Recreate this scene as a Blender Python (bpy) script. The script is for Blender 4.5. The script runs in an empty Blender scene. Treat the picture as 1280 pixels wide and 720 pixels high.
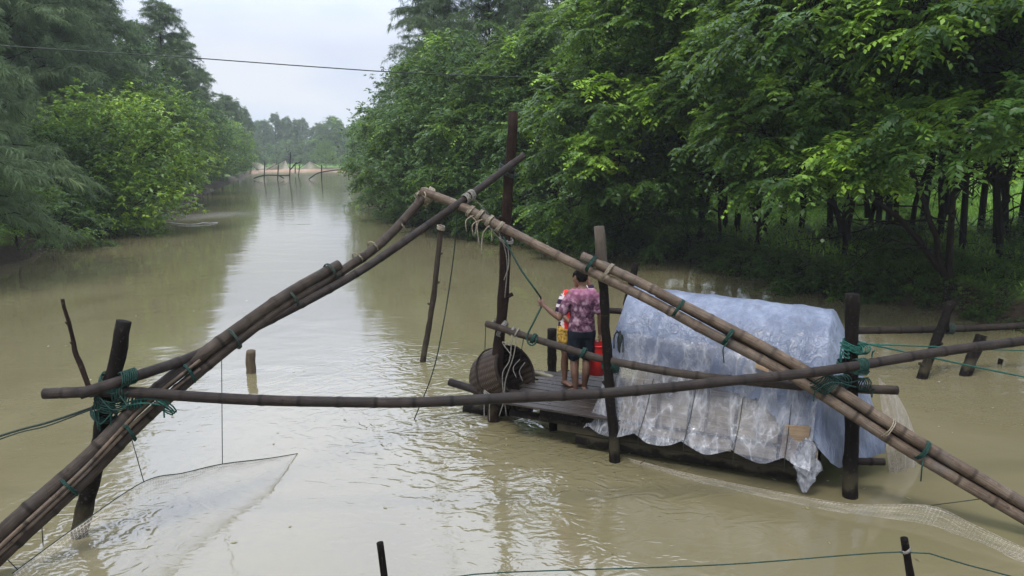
import bpy, bmesh, math, random
import numpy as np
from mathutils import Vector, Matrix, noise as mnoise
S = bpy.context.scene
C = S.collection
R = math.radians
random.seed(7)

# ------------------------------------------------------------------ camera
CAM_H, FPX = 3.6, 950.0
PITCH = math.atan(165 / FPX)
cp, sp = math.cos(PITCH), math.sin(PITCH)
cd = bpy.data.cameras.new('camera'); cam = bpy.data.objects.new('camera', cd); C.objects.link(cam)
cam.location = (0, 0, CAM_H); cam.rotation_euler = (R(90) - PITCH, 0, 0)
cd.sensor_width = 36; cd.lens = 36 * FPX / 1280; cd.clip_start = 0.1; cd.clip_end = 6000
S.camera = cam

def ray(px, py):
    u, v = (px - 640) / FPX, (360 - py) / FPX
    return Vector((u, cp + v * sp, v * cp - sp))
def P(px, py, Y):            # photo pixel at forward distance Y
    d = ray(px, py); t = Y / d.y
    return Vector((d.x * t, Y, CAM_H + d.z * t))
def W(px, py, z=0.0):        # photo pixel on the level z
    d = ray(px, py); t = (z - CAM_H) / d.z
    return Vector((d.x * t, d.y * t, z))

# ------------------------------------------------------------------ object helpers
def tag(o, label=None, cat=None, group=None, kind=None):
    if label: o['label'] = label
    if cat: o['category'] = cat
    if group: o['group'] = group
    if kind: o['kind'] = kind
    return o
def empty(name, loc, rz=0.0, label=None, cat=None, group=None):
    o = bpy.data.objects.new(name, None); C.objects.link(o)
    o.empty_display_size = 0.2
    o.location = loc; o.rotation_euler = (0, 0, rz)
    return tag(o, label, cat, group)
def link(name, me, mat=None, parent=None, smooth=True):
    o = bpy.data.objects.new(name, me); C.objects.link(o)
    if mat is not None:
        for m in (mat if isinstance(mat, (list, tuple)) else [mat]): me.materials.append(m)
    if smooth: me.shade_smooth()
    if parent is not None: o.parent = parent
    return o
class MB:
    """collects tubes / boxes with uv (around, along) and builds ONE mesh"""
    def __init__(s): s.v = []; s.f = []; s.uv = []; s.mi = []; s.fix = {}
    def tube(s, pts, rad, seg=10, cap=True, ref=None, mi=0, hollow=0.0, knob=0.0):
        pts = [Vector(p) for p in pts]; n = len(pts)
        if not isinstance(rad, (list, tuple)): rad = [rad] * n
        b0 = len(s.v); along = 0.0; N = None
        for i, p in enumerate(pts):
            t = (pts[min(i + 1, n - 1)] - pts[max(i - 1, 0)])
            t = t.normalized() if t.length > 1e-9 else Vector((0, 0, 1))
            if N is None:
                r0 = Vector(ref) if ref is not None else (Vector((0, 0, 1)) if abs(t.z) < .8 else Vector((1, 0, 0)))
                N = (r0 - t * r0.dot(t)).normalized()
            else:
                N = N - t * N.dot(t)
                N = N.normalized() if N.length > 1e-6 else t.orthogonal().normalized()
            B = t.cross(N)
            if i: along += (p - pts[i - 1]).length
            r = rad[i]; ra, rb = (r if isinstance(r, (list, tuple)) else (r, r))
            for k in range(seg):
                a = 2 * math.pi * k / seg
                kk = 1.0 + (knob * mnoise.noise(p * 6 + Vector((math.cos(a), math.sin(a), 0))) if knob else 0)
                s.v.append(p + N * (math.cos(a) * ra * kk) + B * (math.sin(a) * rb * kk))
                s.uv.append((k / seg, along))
        for i in range(n - 1):
            for k in range(seg):
                a, b = b0 + i * seg + k, b0 + i * seg + (k + 1) % seg
                if k == seg - 1: s.fix[len(s.f)] = True      # close the uv seam
                s.f.append((a, b, b + seg, a + seg)); s.mi.append(mi)
        if cap:
            s.f.append(tuple(b0 + k for k in reversed(range(seg)))); s.mi.append(mi)
            e0 = b0 + (n - 1) * seg
            s.f.append(tuple(e0 + k for k in range(seg))); s.mi.append(mi)
        return s
    def box(s, c, x, y, z, mi=0):       # centre and three half vectors
        c, x, y, z = map(Vector, (c, x, y, z)); b = len(s.v)
        for i in (-1, 1):
            for j in (-1, 1):
                for k in (-1, 1):
                    s.v.append(c + x * i + y * j + z * k)
                    s.uv.append(((j + 1) * y.length + (k + 1) * z.length, (i + 1) * x.length))
        for f in ((0, 1, 3, 2), (4, 6, 7, 5), (0, 4, 5, 1), (2, 3, 7, 6), (0, 2, 6, 4), (1, 5, 7, 3)):
            s.f.append(tuple(b + q for q in f)); s.mi.append(mi)
        return s
    def mesh(s, name):
        me = bpy.data.meshes.new(name); me.from_pydata([tuple(v) for v in s.v], [], s.f)
        uvl = me.uv_layers.new(name='UVMap')
        li = np.empty(len(me.loops), np.int32); me.loops.foreach_get('vertex_index', li)
        luv = np.array(s.uv, np.float32)[li]
        for fi in s.fix:
            ls = me.polygons[fi].loop_start; luv[ls + 1, 0] = 1.0; luv[ls + 2, 0] = 1.0
        uvl.data.foreach_set('uv', luv.ravel())
        me.polygons.foreach_set('material_index', np.array(s.mi, np.int32))
        me.update(); return me
    def build(s, name, mat, parent=None, smooth=True, bevel=0.0):
        o = link(name, s.mesh(name), mat, parent, smooth)
        if bevel:
            b = o.modifiers.new('bevel', 'BEVEL'); b.width = bevel; b.segments = 2
        return o
def spline(pts, n):                      # Catmull-Rom through pts, n samples
    pts = [Vector(p) for p in pts]
    if len(pts) == 2: return [pts[0].lerp(pts[1], i / (n - 1)) for i in range(n)]
    e = [pts[0] * 2 - pts[1]] + pts + [pts[-1] * 2 - pts[-2]]
    L = [0]
    for i in range(len(pts) - 1): L.append(L[-1] + (pts[i + 1] - pts[i]).length)
    out = []; j = 0
    for q in range(n):
        d = L[-1] * q / (n - 1)
        while j < len(pts) - 2 and d > L[j + 1]: j += 1
        t = (d - L[j]) / max(1e-9, L[j + 1] - L[j])
        a, b, c, dd = e[j], e[j + 1], e[j + 2], e[j + 3]
        out.append(0.5 * ((2 * b) + (c - a) * t + (2 * a - 5 * b + 4 * c - dd) * t * t + (3 * b - a - 3 * c + dd) * t ** 3))
    return out
def plen(pts): return sum((Vector(pts[i + 1]) - Vector(pts[i])).length for i in range(len(pts) - 1))

# ------------------------------------------------------------------ material helpers
class NT:
    def __init__(s, name):
        s.m = bpy.data.materials.new(name); s.m.use_nodes = True
        s.t = s.m.node_tree; s.n = s.t.nodes; s.n.clear()
        s.out = s.n.new('ShaderNodeOutputMaterial')
    def node(s, t, **kw):
        n = s.n.new(t)
        for k, v in kw.items():
            if k.startswith('_'): setattr(n, k[1:], v)
            else:
                key = k.replace('__', ' ')
                s.set(n.inputs[key], v)
        return n
    def set(s, inp, v):
        if isinstance(v, bpy.types.NodeSocket): s.t.links.new(v, inp)
        else: inp.default_value = v
    def l(s, a, b): s.t.links.new(a, b)
    def ramp(s, fac, stops, interp='LINEAR'):
        r = s.n.new('ShaderNodeValToRGB'); s.l(fac, r.inputs[0]); e = r.color_ramp.elements
        r.color_ramp.interpolation = interp
        while len(e) < len(stops): e.new(0.5)
        for q, (p, c) in zip(e, stops): q.position = p; q.color = (*c, 1) if len(c) == 3 else c
        return r.outputs[0]
    def noise(s, vec=None, scale=5, detail=4, rough=.55, dist=0):
        n = s.node('ShaderNodeTexNoise'); n.inputs['Scale'].default_value = scale
        n.inputs['Detail'].default_value = detail; n.inputs['Roughness'].default_value = rough
        n.inputs['Distortion'].default_value = dist
        if vec is not None: s.l(vec, n.inputs['Vector'])
        return n.outputs['Fac']
    def mapping(s, vec, scale=(1, 1, 1), rot=(0, 0, 0), loc=(0, 0, 0)):
        m = s.node('ShaderNodeMapping'); s.l(vec, m.inputs[0])
        m.inputs['Scale'].default_value = scale; m.inputs['Rotation'].default_value = rot; m.inputs['Location'].default_value = loc
        return m.outputs[0]
    def math(s, op, a, b=0.0, c=None, clamp=False):
        m = s.n.new('ShaderNodeMath'); m.operation = op; m.use_clamp = clamp
        s.set(m.inputs[0], a); s.set(m.inputs[1], b)
        if c is not None: s.set(m.inputs[2], c)
        return m.outputs[0]
    def mix(s, fac, a, b, mode='MIX'):
        m = s.n.new('ShaderNodeMix'); m.data_type = 'RGBA'; m.blend_type = mode
        s.set(m.inputs[0], fac)
        for i, v in ((6, a), (7, b)):
            if isinstance(v, tuple) and len(v) == 3: v = (*v, 1)
            s.set(m.inputs[i], v)
        return m.outputs[2]
    def bump(s, h, strength=.4, dist=.02, normal=None):
        b = s.n.new('ShaderNodeBump'); s.l(h, b.inputs['Height'])
        b.inputs['Strength'].default_value = strength; b.inputs['Distance'].default_value = dist
        if normal is not None: s.l(normal, b.inputs['Normal'])
        return b.outputs[0]
    def bsdf(s, color, rough=.6, spec=.5, normal=None, **kw):
        p = s.n.new('ShaderNodeBsdfPrincipled')
        s.set(p.inputs['Base Color'], (*color, 1) if isinstance(color, tuple) and len(color) == 3 else color)
        s.set(p.inputs['Roughness'], rough); s.set(p.inputs['Specular IOR Level'], spec)
        if normal is not None: s.l(normal, p.inputs['Normal'])
        for k, v in kw.items(): s.set(p.inputs[k.replace('__', ' ')], v)
        return p.outputs[0]
    def done(s, sh): s.l(sh, s.out.inputs['Surface']); return s.m
    def obj(s): return s.node('ShaderNodeTexCoord').outputs['Object']
    def pos(s): return s.node('ShaderNodeNewGeometry').outputs['Position']
    def uv(s): return s.node('ShaderNodeTexCoord').outputs['UV']

def mat_bamboo(name, c1, c2, c3, spec=.45, rough=.42):
    m = NT(name); uv = m.uv(); ob = m.pos()
    streak = m.noise(m.mapping(uv, (14, 1.2, 1)), 3, 5, .65)
    blotch = m.noise(ob, 4.5, 5, .62)
    mold = m.noise(ob, 17, 4, .7)
    col = m.ramp(m.math('ADD', m.math('MULTIPLY', streak, .55), m.math('MULTIPLY', blotch, .45)),
                 [(.33, c1), (.5, c2), (.66, c3)])
    col = m.mix(m.ramp(mold, [(.56, (0, 0, 0)), (.74, (.8, .8, .8))]), col, tuple(x * .38 for x in c1))
    # darker scar at the nodes, every 0.36 m along the pole
    sep = m.node('ShaderNodeSeparateXYZ'); m.l(uv, sep.inputs[0])
    fr = m.math('FRACT', m.math('DIVIDE', sep.outputs[1], .36))
    d = m.math('ABSOLUTE', m.math('SUBTRACT', fr, .5))
    band = m.ramp(d, [(.0, (1, 1, 1)), (.035, (.8, .8, .8)), (.07, (0, 0, 0))])
    wear = m.ramp(m.noise(ob, 1.7, 3, .6), [(.35, (.15, .15, .15)), (.62, (.8, .8, .8))])
    grey = m.ramp(m.noise(ob, 2.6, 4, .6, .5), [(.48, (0, 0, 0)), (.70, (.55, .55, .55))])
    col = m.mix(grey, col, (c2[1] * 1.25, c2[1] * 1.2, c2[1] * 1.1))
    split = m.noise(m.mapping(uv, (40, .5, 1)), 2.2, 2, .5)
    col = m.mix(m.ramp(split, [(.62, (0, 0, 0)), (.68, (.75, .75, .75))]), col, tuple(x * .25 for x in c1))
    col = m.mix(m.math('MULTIPLY', band, wear), col, tuple(x * .3 for x in c1))
    nb = m.bump(m.math('ADD', streak, m.math('MULTIPLY', mold, .6)), .5, .006)
    return m.done(m.bsdf(col, m.math('ADD', m.math('MULTIPLY', mold, .35), rough - .15), spec, nb))
def mat_wood(name, c1, c2, rough=.5, spec=.4, sc=1.0, bump=.7):
    m = NT(name); uv = m.uv(); ob = m.pos()
    gr = m.noise(m.mapping(uv, (22 * sc, 1.1 * sc, 1)), 3, 6, .68, .4)
    bl = m.noise(ob, 5, 5, .6)
    col = m.ramp(m.math('ADD', m.math('MULTIPLY', gr, .6), m.math('MULTIPLY', bl, .4)), [(.36, c1), (.64, c2)])
    if name.startswith('post'):            # pale crust and lichen specks, silt left by the high water
        sp = m.ramp(m.noise(ob, 30, 4, .7), [(.60, (0, 0, 0)), (.68, (.6, .6, .6))]); col = m.mix(sp, col, (.085, .078, .065))
        sz = m.node('ShaderNodeSeparateXYZ'); m.l(ob, sz.inputs[0])
        lv = m.math('ADD', sz.outputs[2], m.math('MULTIPLY', m.math('SUBTRACT', bl, .5), .35))
        col = m.mix(m.ramp(lv, [(.10, (0, 0, 0)), (.16, (.55, .55, .55)), (.26, (.35, .35, .35)), (.34, (0, 0, 0))]), col, (.075, .066, .04))
    nb = m.bump(m.math('ADD', gr, m.math('MULTIPLY', bl, .5)), bump, .012)
    return m.done(m.bsdf(col, m.math('ADD', m.math('MULTIPLY', bl, .5), rough - .25), spec, nb))
def mat_simple(name, c1, c2, rough=.6, spec=.4, scale=12, bump=.3):
    m = NT(name); n = m.noise(m.obj(), scale, 5, .6)
    return m.done(m.bsdf(m.ramp(n, [(.35, c1), (.65, c2)]), rough, spec, m.bump(n, bump, .01)))

M = {}
M['bamboo_tan'] = mat_bamboo('bamboo_tan', (.042, .029, .020), (.098, .070, .048), (.20, .155, .110), .2, .55)
M['bamboo_brown'] = mat_bamboo('bamboo_brown', (.018, .013, .010), (.040, .030, .022), (.085, .066, .050), .14, .6)
M['bamboo_grey'] = mat_bamboo('bamboo_grey', (.013, .010, .009), (.026, .020, .017), (.054, .043, .036), .14, .6)
M['bamboo_dark'] = mat_bamboo('bamboo_dark', (.010, .008, .007), (.022, .017, .014), (.042, .034, .027), .08, .65)
M['bamboo_green'] = mat_bamboo('bamboo_green', (.10, .09, .05), (.17, .155, .09), (.26, .23, .15))
M['hole_shade'] = mat_simple('hole_shade', (.01, .008, .006), (.03, .024, .018))
M['post_dark'] = mat_wood('post_dark', (.0035, .003, .0025), (.013, .010, .008), .7, .07)
M['post_red'] = mat_wood('post_red', (.008, .005, .004), (.032, .019, .014), .7, .07)
M['post_grey'] = mat_wood('post_grey', (.030, .025, .02), (.115, .095, .073), .7, .12)
M['post_brown'] = mat_wood('post_brown', (.014, .011, .008), (.060, .046, .034), .7, .1)
M['plank'] = mat_wood('plank_wet', (.014, .011, .009), (.045, .035, .028), .34, .45, .7)
M['pole_stub'] = mat_wood('pole_stub_tan', (.035, .025, .016), (.13, .098, .062), .7, .15)
M['mat_wall'] = mat_wood('mat_wall', (.13, .10, .065), (.36, .29, .19), .7, .2, .5)
M['rope_green'] = mat_simple('rope_green', (.006, .022, .017), (.016, .055, .042), .7, .2, 60)
M['rope_teal'] = mat_simple('rope_teal', (.010, .050, .04), (.028, .125, .095), .7, .15, 60)
M['rope_dark'] = mat_simple('rope_dark', (.012, .02, .016), (.035, .055, .04), .7, .25, 60)
M['rope_white'] = mat_simple('rope_white', (.11, .105, .09), (.25, .235, .205), .8, .15, 60)
M['rope_straw'] = mat_simple('rope_straw', (.13, .11, .08), (.30, .26, .19), .8, .2, 40)
M['cord_black'] = mat_simple('cord_black', (.015, .02, .016), (.03, .04, .032), .6, .3, 60)
M['skin'] = mat_simple('skin', (.115, .058, .036), (.165, .088, .055), .48, .45, 9, .15)
M['hair'] = mat_simple('hair', (.003, .0026, .0022), (.010, .009, .008), .75, .06, 60, .5)
M['bucket'] = mat_simple('bucket_red', (.62, .018, .018), (.75, .035, .03), .33, .5, 5, .05)
M['shorts_black'] = mat_simple('shorts_black', (.008, .011, .016), (.018, .023, .03), .85, .06, 14, .5)

def bamboo(pts, r0, r1, name='pole', mat='bamboo_brown', parent=None, seg=12, step=.05, mb=None, node=.36, wob=.012, open_end=False):
    L = plen(spline(pts, 60)); n = max(8, int(L / step)); c = spline(pts, n)
    off = random.random() * 50; along = 0; rad = []; cc = []
    for i, p in enumerate(c):
        if i: along += (c[i] - c[i - 1]).length
        fr = abs(((along / node) % 1.0) - .5)
        bump = 1.0 + .11 * math.exp(-(fr / .05) ** 2) - .025 * math.exp(-((fr - .1) / .05) ** 2)
        rad.append((r0 + (r1 - r0) * i / (n - 1)) * bump)
        cc.append(p + mnoise.noise_vector(p * .9 + Vector((off, 0, 0))) * wob)
    m = mb or MB(); m.tube(cc, rad, seg)
    if open_end:                       # dark disc on the cut end, shade of the hollow as colour
        for e, q in ((0, 1), (-1, -2)):
            t = (cc[e] - cc[q]).normalized()
            m.tube([cc[e] + t * .002, cc[e] + t * .003], [rad[e] * .68, rad[e] * .62], seg, mi=1)
    if mb is None: return m.build(name, [M[mat], M['hole_shade']], parent)
def post(name, pts, r0, r1, mat, label, cat, group=None, knob=.25, seg=12, stubs=2, parent=None):
    c = spline(pts, 26); base = c[0]; o = empty(name, base, 0, label, cat, group) if parent is None else parent
    rel = [p - base for p in c]; m = MB()
    rel = [p + mnoise.noise_vector(p * 1.6 + base) * (r0 * .25 if i > 0 else 0) for i, p in enumerate(rel)]
    m.tube(rel, [r0 + (r1 - r0) * i / 25 for i in range(26)], seg, knob=knob)
    rng = random.Random(str(base))
    for k in range(stubs):
        i = rng.randint(8, 24); a = rng.random() * 6.28
        d = Vector((math.cos(a), math.sin(a), .5)); m.tube([rel[i], rel[i] + d * r0 * 1.5], [r0 * .45, r0 * .3], 7)
    m.build('shaft', M[mat], o)
    return o
def wrap(mb, c, axis, r, turns=6, rr=.009, width=.08, seed=0, tilt=.25, squash=1.0):
    """rope wound round a pole (or a pair of poles) as one continuous coil"""
    rng = random.Random(seed); c = Vector(c); t = Vector(axis).normalized()
    n = t.orthogonal().normalized(); b = t.cross(n); pts = []
    N = int(turns * 14)
    for i in range(N + 1):
        a = 2 * math.pi * turns * i / N
        w = (i / N - .5) * width + .02 * math.sin(a + rng.random() * .1) * tilt / .25 * .8 + rng.uniform(-.003, .003)
        k = r * (1 + rng.uniform(0, .08)) + rr
        pts.append(c + n * math.cos(a) * k + b * math.sin(a) * k * squash + t * w)
    mb.tube(pts, rr, 5)
def dangle(mb, c, L, rr=.006, seed=0, sway=.1):
    rng = random.Random(seed); c = Vector(c); d = Vector((rng.uniform(-1, 1), rng.uniform(-1, 1), 0)) * sway
    mb.tube(spline([c, c + d * .8 + Vector((0, 0, -L * .3)), c + d * rng.uniform(.2, 1) + Vector((0, 0, -L))], 8), rr, 5)
def rope(name, pts, r, mat, label, cat='rope', group=None, n=24, kids=None):
    c = spline(pts, n); base = c[0]
    m = MB(); m.tube([p - base for p in c], r, 6)
    o = m.build(name, M[mat]); o.location = base
    return tag(o, label, cat, group)
# ================================================================== light and sky
S.view_settings.view_transform = 'Standard'; S.view_settings.look = 'None'
S.view_settings.exposure = 0.50; S.view_settings.gamma = 1.0
SUN_EL, SUN_AZ = 62.0, -150.0          # high, behind the camera on the left
world = bpy.data.worlds.new('World'); S.world = world; world.use_nodes = True
wt = world.node_tree; wt.nodes.clear()
def wn(t): return wt.nodes.new(t)
sky = wn('ShaderNodeTexSky'); sky.sky_type = 'NISHITA'; sky.sun_disc = False
sky.sun_elevation = R(SUN_EL); sky.sun_rotation = R(SUN_AZ); sky.air_density = 1.4; sky.dust_density = 2.5
tc = wn('ShaderNodeTexCoord'); sx = wn('ShaderNodeSeparateXYZ'); wt.links.new(tc.outputs['Generated'], sx.inputs[0])
mp = wn('ShaderNodeMapping'); mp.inputs['Scale'].default_value = (1.0, 1.0, 3.2); mp.inputs['Location'].default_value = (.35, .1, .2)
wt.links.new(tc.outputs['Generated'], mp.inputs[0])
nz = wn('ShaderNodeTexNoise'); nz.inputs['Scale'].default_value = 3.0; nz.inputs['Detail'].default_value = 5; nz.inputs['Roughness'].default_value = .5
wt.links.new(mp.outputs[0], nz.inputs['Vector'])
cr = wn('ShaderNodeValToRGB'); wt.links.new(nz.outputs['Fac'], cr.inputs[0])
e = cr.color_ramp.elements
e[0].position = .40; e[0].color = (5.9, 6.6, 8.5, 1)
e[1].position = .64; e[1].color = (7.6, 7.9, 8.8, 1)
# an overcast dome is brighter overhead
ma = wn('ShaderNodeValToRGB'); e = ma.color_ramp.elements
for p_, v_ in ((.12, .26), (.20, .30), (.31, .86), (.44, 1.0), (.70, .80), (1.0, .66)):
    q_ = e[0] if p_ == .12 else (e[1] if p_ == 1.0 else e.new(p_)); q_.position = p_; q_.color = (v_ * 3.17, v_ * 3.17, v_ * 3.17, 1)
wt.links.new(sx.outputs[2], ma.inputs[0])
# bright lobe added to the sky ahead to lift the reflection in the water
def wmap(src, a0, a1, b0, b1):
    n = wn('ShaderNodeMapRange'); n.interpolation_type = 'SMOOTHSTEP'
    for i, q in enumerate((a0, a1, b0, b1)): n.inputs[i + 1].default_value = q
    wt.links.new(src, n.inputs[0]); return n.outputs[0]
def wmath(op, a_, b_):
    n = wn('ShaderNodeMath'); n.operation = op
    for i, q in enumerate((a_, b_)):
        if isinstance(q, bpy.types.NodeSocket): wt.links.new(q, n.inputs[i])
        else: n.inputs[i].default_value = q
    return n.outputs[0]
lobe = wmath('MULTIPLY', wmap(sx.outputs[2], .13, .36, 0, 1), wmap(wmath('ABSOLUTE', wmath('ADD', sx.outputs[0], .16), 0), .62, .16, 0, 1))
lobe = wmath('MULTIPLY', wmath('MULTIPLY', lobe, wmap(sx.outputs[2], .85, .6, 0, 1)), wmap(sx.outputs[1], .1, .5, 0, 1))
br_ = wn('ShaderNodeMath'); br_.operation = 'MULTIPLY_ADD'; wt.links.new(lobe, br_.inputs[0]); br_.inputs[1].default_value = 1.3; br_.inputs[2].default_value = 1.0
mm = wn('ShaderNodeMix'); mm.data_type = 'RGBA'; mm.blend_type = 'MULTIPLY'; mm.inputs[0].default_value = 1
wt.links.new(ma.outputs[0], mm.inputs[6]); wt.links.new(br_.outputs[0], mm.inputs[7])
mu = wn('ShaderNodeMix'); mu.data_type = 'RGBA'; mu.blend_type = 'MULTIPLY'; mu.inputs[0].default_value = 1
wt.links.new(cr.outputs[0], mu.inputs[6]); wt.links.new(mm.outputs[2], mu.inputs[7])
mx = wn('ShaderNodeMix'); mx.data_type = 'RGBA'; mx.inputs[0].default_value = .86
wt.links.new(sky.outputs[0], mx.inputs[6]); wt.links.new(mu.outputs[2], mx.inputs[7])
bg = wn('ShaderNodeBackground'); bg.inputs[1].default_value = .10
wt.links.new(mx.outputs[2], bg.inputs[0])
wo = wn('ShaderNodeOutputWorld'); wt.links.new(bg.outputs[0], wo.inputs[0])
sl = bpy.data.lights.new('sun', 'SUN'); sl.energy = 2.0; sl.angle = R(14); sl.color = (1, .96, .9)
so = bpy.data.objects.new('sun', sl); C.objects.link(so)
az = R(SUN_AZ); el = R(SUN_EL)
sund = Vector((math.sin(az) * math.cos(el), math.cos(az) * math.cos(el), math.sin(el)))
so.rotation_euler = sund.to_track_quat('Z', 'Y').to_euler(); so.location = (-20, -20, 50)
S.cycles.max_bounces = 8; S.cycles.transparent_max_bounces = 16; S.cycles.volume_bounces = 1
S.cycles.diffuse_bounces = 3; S.cycles.glossy_bounces = 3; S.cycles.transmission_bounces = 4
S.cycles.use_adaptive_sampling = True; S.cycles.adaptive_threshold = .02; S.cycles.use_denoising = True

# ================================================================== terrain
LB = [(-16.0, -90), (-15.0, 5)] + [tuple(W(*q)[:2]) for q in ((0, 338), (100, 290), (200, 275), (262, 240), (300, 223), (328, 214))]
RB = [(17.0, -90), (14.0, 4)] + [tuple(W(*q)[:2]) for q in ((1280, 408), (1080, 372), (960, 345), (850, 318), (700, 302), (600, 297), (500, 276), (455, 243), (445, 222), (441, 214))]
LBa, RBa = np.array(LB), np.array(RB)
def fbm(x, y):
    return (np.sin(x * .37 + 1.3 * np.sin(y * .21)) * np.sin(y * .41 + 1.1 * np.sin(x * .17)) * .5
            + np.sin(x * 1.3 + 2 * np.sin(y * .7)) * np.sin(y * 1.1 + x * .6) * .25 + np.sin(x * 3.1 + y * 1.7) * np.sin(y * 2.7 - x * 1.9) * .12)
def terrain_h(x, y):
    x = np.asarray(x, float); y = np.asarray(y, float)
    lx = np.interp(y, LBa[:, 1], LBa[:, 0]); rx = np.interp(y, RBa[:, 1], RBa[:, 0])
    slope = np.where(y < 60, .8, .5)
    d = np.maximum(lx - x, x - rx) * slope
    d = np.maximum(d, (y - 188) * .25)
    d = d + fbm(x * 1.4, y * 1.4) * .35
    t = np.clip((d + 1.0) / 2.0, 0, 1); t = t * t * (3 - 2 * t)
    return -1.0 + 1.75 * t + fbm(x * .5, y * .5) * .10 * t + np.clip((d - 2) * .02, 0, .25) + .04 * fbm(x * 3, y * 3) * t
def th(x, y): return float(terrain_h(x, y))
gx = np.unique(np.concatenate([np.linspace(-850, -90, 40), np.linspace(-90, -26, 50), np.linspace(-26, 36, 180), np.linspace(36, 90, 30), np.linspace(90, 850, 40)]))
gy = np.unique(np.concatenate([np.linspace(-80, 5, 20), np.linspace(5, 60, 180), np.linspace(60, 240, 120), np.linspace(240, 1400, 50)]))
X, Y_ = np.meshgrid(gx, gy); Z = terrain_h(X, Y_)
nx, ny = len(gx), len(gy)
verts = np.stack([X, Y_, Z], -1).reshape(-1, 3)
ii = np.arange(nx * ny).reshape(ny, nx)
faces = np.stack([ii[:-1, :-1], ii[:-1, 1:], ii[1:, 1:], ii[1:, :-1]], -1).reshape(-1, 4)
def np_mesh(name, v, f, attrs=None):
    me = bpy.data.meshes.new(name); v = np.asarray(v, np.float32); f = np.asarray(f, np.int32)
    k = f.shape[1]
    me.vertices.add(len(v)); me.vertices.foreach_set('co', v.ravel())
    me.loops.add(f.size); me.loops.foreach_set('vertex_index', f.ravel())
    me.polygons.add(len(f)); me.polygons.foreach_set('loop_start', np.arange(0, f.size, k, dtype=np.int32))
    try: me.polygons.foreach_set('loop_total', np.full(len(f), k, np.int32))
    except Exception: pass
    for n, a in (attrs or {}).items():
        at = me.attributes.new(n, 'FLOAT', 'POINT'); at.data.foreach_set('value', np.asarray(a, np.float32))
    me.update(calc_edges=True); return me
m = NT('ground'); p = m.pos(); sz = m.node('ShaderNodeSeparateXYZ'); m.l(p, sz.inputs[0])
n1 = m.noise(p, .8, 6, .65); n2 = m.noise(p, 9, 5, .7); n3 = m.noise(p, .13, 3, .5)
soil = m.ramp(n2, [(.3, (.026, .019, .013)), (.7, (.075, .055, .036))])
grass = m.mix(n3, m.ramp(n1, [(.32, (.07, .14, .025)), (.66, (.16, .30, .045))]), m.ramp(n2, [(.3, (.07, .15, .02)), (.7, (.17, .28, .05))]))
gf = m.math('ADD', sz.outputs[2], m.math('MULTIPLY', m.math('SUBTRACT', n1, .5), .9))
# bare soil under the trees of the right bank and on the cut slope, grass on the open ground behind
col = m.mix(m.ramp(gf, [(.45, (0, 0, 0)), (.78, (1, 1, 1))]), soil, grass)
far = m.ramp(m.math('DIVIDE', sz.outputs[1], 400.0), [(.36, (0, 0, 0)), (.42, (1, 1, 1))])
sand = m.ramp(n1, [(.3, (.24, .15, .10)), (.7, (.36, .25, .17))])
low = m.ramp(sz.outputs[2], [(.35, (1, 1, 1)), (.62, (0, 0, 0))])
col = m.mix(m.math('MULTIPLY', far, low), col, sand)
M['ground'] = m.done(m.bsdf(col, .85, .25, m.bump(n2, .7, .05)))
tag(link('ground', np_mesh('ground', verts, faces), M['ground']), kind='structure')

# ================================================================== water
m = NT('water'); p = m.pos()
n_big = m.noise(m.mapping(p, (1, 1.25, 1)), .55, 3, .5, .6)
n_mid = m.noise(m.mapping(p, (1, 1.5, 1), (0, 0, .25)), 2.3, 3, .55, .5)
n_fin = m.noise(m.mapping(p, (1, 1.6, 1), (0, 0, -.2)), 7.5, 2, .5)
patch = m.noise(m.mapping(p, (.9, .55, 1)), .22, 3, .5, .8)      # calm and rough areas
pf = m.math('MULTIPLY', m.ramp(patch, [(.42, (.05, .05, .05)), (.66, (1, 1, 1))]), .25)
def spot(px, py, r, k=1.0):                                       # breeze and current roughen these areas
    c_ = W(px, py); v_ = m.node('ShaderNodeVectorMath', _operation='DISTANCE'); m.l(p, v_.inputs[0]); v_.inputs[1].default_value = c_
    return m.math('MULTIPLY', m.math('POWER', 2.718, m.math('MULTIPLY', m.math('POWER', m.math('DIVIDE', v_.outputs['Value'], r), 2.0), -1.0)), k)
for a in ((620, 640, 1.4, .8), (560, 560, 1.1, .7), (90, 560, 1.4, .6), (450, 420, 5.0, .12), (1150, 480, 3.0, .5), (215, 470, 2.5, .35)): pf = m.math('ADD', pf, spot(*a))
def rings(cx, cy, lam, reach, amp):
    v = m.node('ShaderNodeVectorMath', _operation='DISTANCE'); m.l(p, v.inputs[0]); v.inputs[1].default_value = (cx, cy, 0)
    d = v.outputs['Value']
    wob = m.math('MULTIPLY', m.math('SUBTRACT', n_mid, .5), 1.0)
    s = m.math('SINE', m.math('MULTIPLY', m.math('ADD', d, wob), 6.283 / lam))
    fall = m.math('POWER', 2.718, m.math('MULTIPLY', d, -1.0 / reach))
    return m.math('MULTIPLY', m.math('MULTIPLY', s, fall), amp)
h = m.math('MULTIPLY', m.math('SUBTRACT', n_big, .5), .015)
h = m.math('ADD', h, m.math('MULTIPLY', m.math('MULTIPLY', m.math('SUBTRACT', n_mid, .5), pf), .014))
h = m.math('ADD', h, m.math('MULTIPLY', m.math('MULTIPLY', m.math('SUBTRACT', n_fin, .5), pf), .0028))
for a in ((-.3, 9.9, .30, 1.5, .0055), (1.3, 8.6, .24, 1.2, .004), (-4.1, 6.8, .22, .8, .003), (-1.6, 13.2, .25, .8, .003)):
    h = m.math('ADD', h, rings(*a))
rf = W(232, 271)
v = m.node('ShaderNodeVectorMath', _operation='DISTANCE'); m.l(m.mapping(p, (1, .55, 1)), v.inputs[0]); v.inputs[1].default_value = (rf.x, rf.y * .55, 0)
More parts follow.
